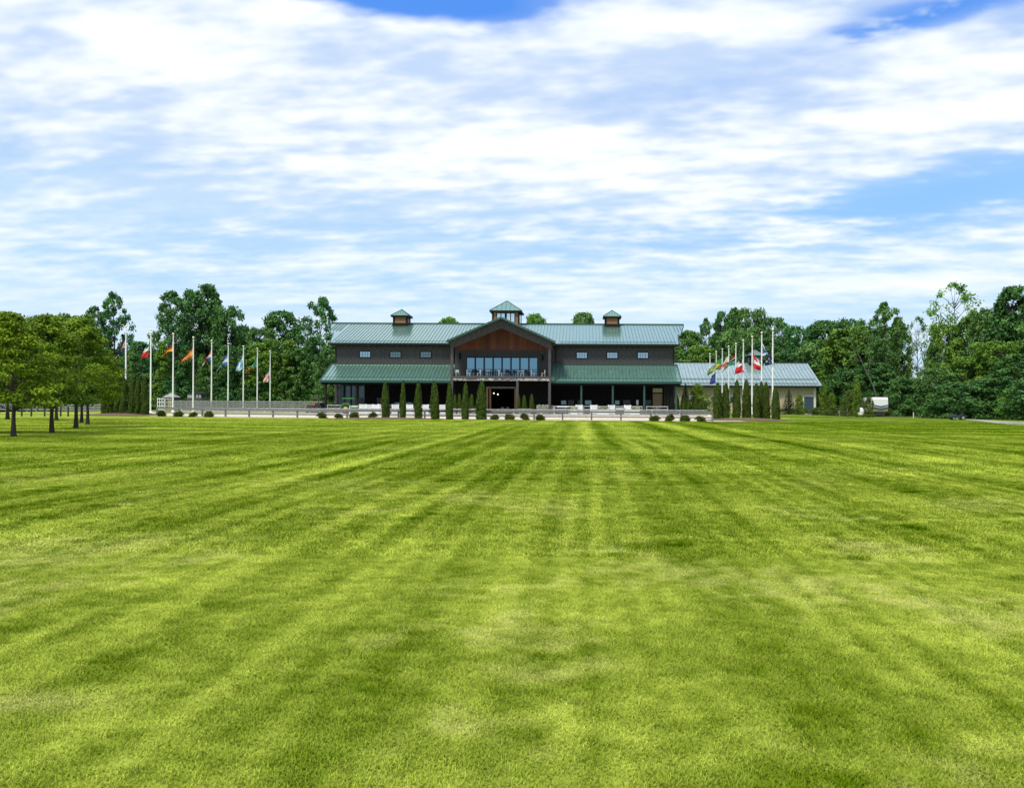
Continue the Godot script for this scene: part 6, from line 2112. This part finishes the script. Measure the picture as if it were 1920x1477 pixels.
	mb.span(-0.85, -0.1, 0.5, 0.62, -0.46, 0.46)
	put("body", mb, M.green_trim, mw)
	var ms := MB.new()
	ms.span(-0.6, -0.2, 0.62, 0.72, -0.22, 0.22)
	ms.box(Vector3(-0.62, 0.92, 0), Vector3(0.09, 0.45, 0.42), Basis(Vector3.BACK, 0.18))
	put("seat", ms, M.rubber, mw)
	var mg := MB.new()
	mg.tube([Vector3(0.25, 0.6, 0), Vector3(0.05, 0.95, 0)], [0.025, 0.02], 6)
	mg.lathe([Vector2(0.14, -0.015), Vector2(0.17, 0), Vector2(0.14, 0.015), Vector2(0.12, 0), Vector2(0.14, -0.015)], Vector3(0.05, 0.96, 0), 14, Basis(Vector3.BACK, 0.6))
	put("steering_wheel", mg, M.rubber, mw)
	var dkk := MB.new()
	dkk.lathe([Vector2(0, 0.10), Vector2(0.55, 0.10), Vector2(0.58, 0.14), Vector2(0.52, 0.26), Vector2(0, 0.28)], Vector3(0.05, 0, 0), 18)
	put("cutting_deck", dkk, M.green_trim, mw)


# ---------------------------------------------------------------- on the balcony and in the doorway

func chair(at: Vector3, turn: float, m: Material, label: String, group: String) -> void:
	var o := base("chair", at, label, "chair", group, turn)
	for x in [-0.2, 0.2]:
		for z in [-0.2, 0.2]:
			var l := MB.new()
			l.span(x - 0.025, x + 0.025, 0, 0.44 if z > 0 else 0.95, z - 0.025, z + 0.025)
			put("leg", l, m, o)
	var s := MB.new()
	s.span(-0.24, 0.24, 0.441, 0.48, -0.24, 0.24)
	put("seat", s, m, o)
	var b := MB.new()
	b.span(-0.174, 0.174, 0.58, 0.92, -0.215, -0.19)
	put("backrest", b, m, o)

func deck_things() -> void:
	var y := 5.70
	var white := "white chairs on the balcony"
	var dark := "dark chairs on the balcony"
	for c in [[857.5, 112.4, 0.4, 1, "white chair farthest left on the balcony"], [878.0, 111.9, 1.6, 1, "white chair before the first balcony pane"], [897.5, 112.3, -1.2, 1, "white chair left of the dark tables on the balcony"], [938.5, 112.4, 1.3, 1, "white chair before the middle of the balcony panes"], [978.5, 112.2, -1.5, 1, "white chair right of the white balcony table"], [998.5, 112.0, 1.6, 1, "white chair before the last balcony pane"], [1018.5, 112.0, -1.4, 1, "white chair farthest right on the balcony"], [888.0, 112.6, 0.2, 0, "dark chair behind the second balcony rail post"], [893.5, 113.2, 2.6, 0, "dark chair close to the second balcony pane"], [922.0, 112.8, 1.5, 0, "dark chair left of the round balcony table"], [934.5, 113.0, -1.4, 0, "dark chair right of the round balcony table"], [953.0, 112.8, 0.6, 0, "dark chair before the fifth balcony pane"], [961.0, 113.1, -0.8, 0, "dark chair before the sixth balcony pane"], [987.0, 112.9, 2.9, 0, "dark chair right of the white topped table"], [1023.0, 113.0, 1.2, 0, "dark chair in the right corner of the balcony"]]:
		chair(Vector3(gx(c[0], c[1]), y, -c[1]), c[2], M.white_paint if c[3] else M.black, c[4], white if c[3] else dark)
	for t in [[916.0, 112.3, 1, "white topped balcony table left of the middle"], [975.0, 112.6, 1, "white topped balcony table right of the middle"], [928.0, 112.9, 0, "dark round balcony table in the middle"], [904.0, 112.8, 0, "dark balcony table before the third pane"]]:
		var o := base("table", Vector3(gx(t[0], t[1]), y, -t[1]), t[3], "table", "tables on the balcony")
		var m: Material = M.white_paint if t[2] else M.black
		var tp := MB.new()
		tp.lathe([Vector2(0, 0.71), Vector2(0.44, 0.71), Vector2(0.45, 0.73), Vector2(0.44, 0.75), Vector2(0, 0.75)], Vector3.ZERO, 20)
		put("tabletop", tp, m, o)
		var l := MB.new()
		l.lathe([Vector2(0.25, 0.0), Vector2(0.25, 0.03), Vector2(0.04, 0.07), Vector2(0.04, 0.71)], Vector3.ZERO, 10)
		put("leg", l, M.black, o)
	chair(Vector3(gx(943.0, 117.0), 0.48, -117.0), 0.5, M.tan_pale, "pale chair standing inside the barn door on the left", "chairs inside the barn door")
	chair(Vector3(gx(951.0, 117.5), 0.48, -117.5), -0.4, M.tan_pale, "pale chair standing inside the barn door on the right", "chairs inside the barn door")
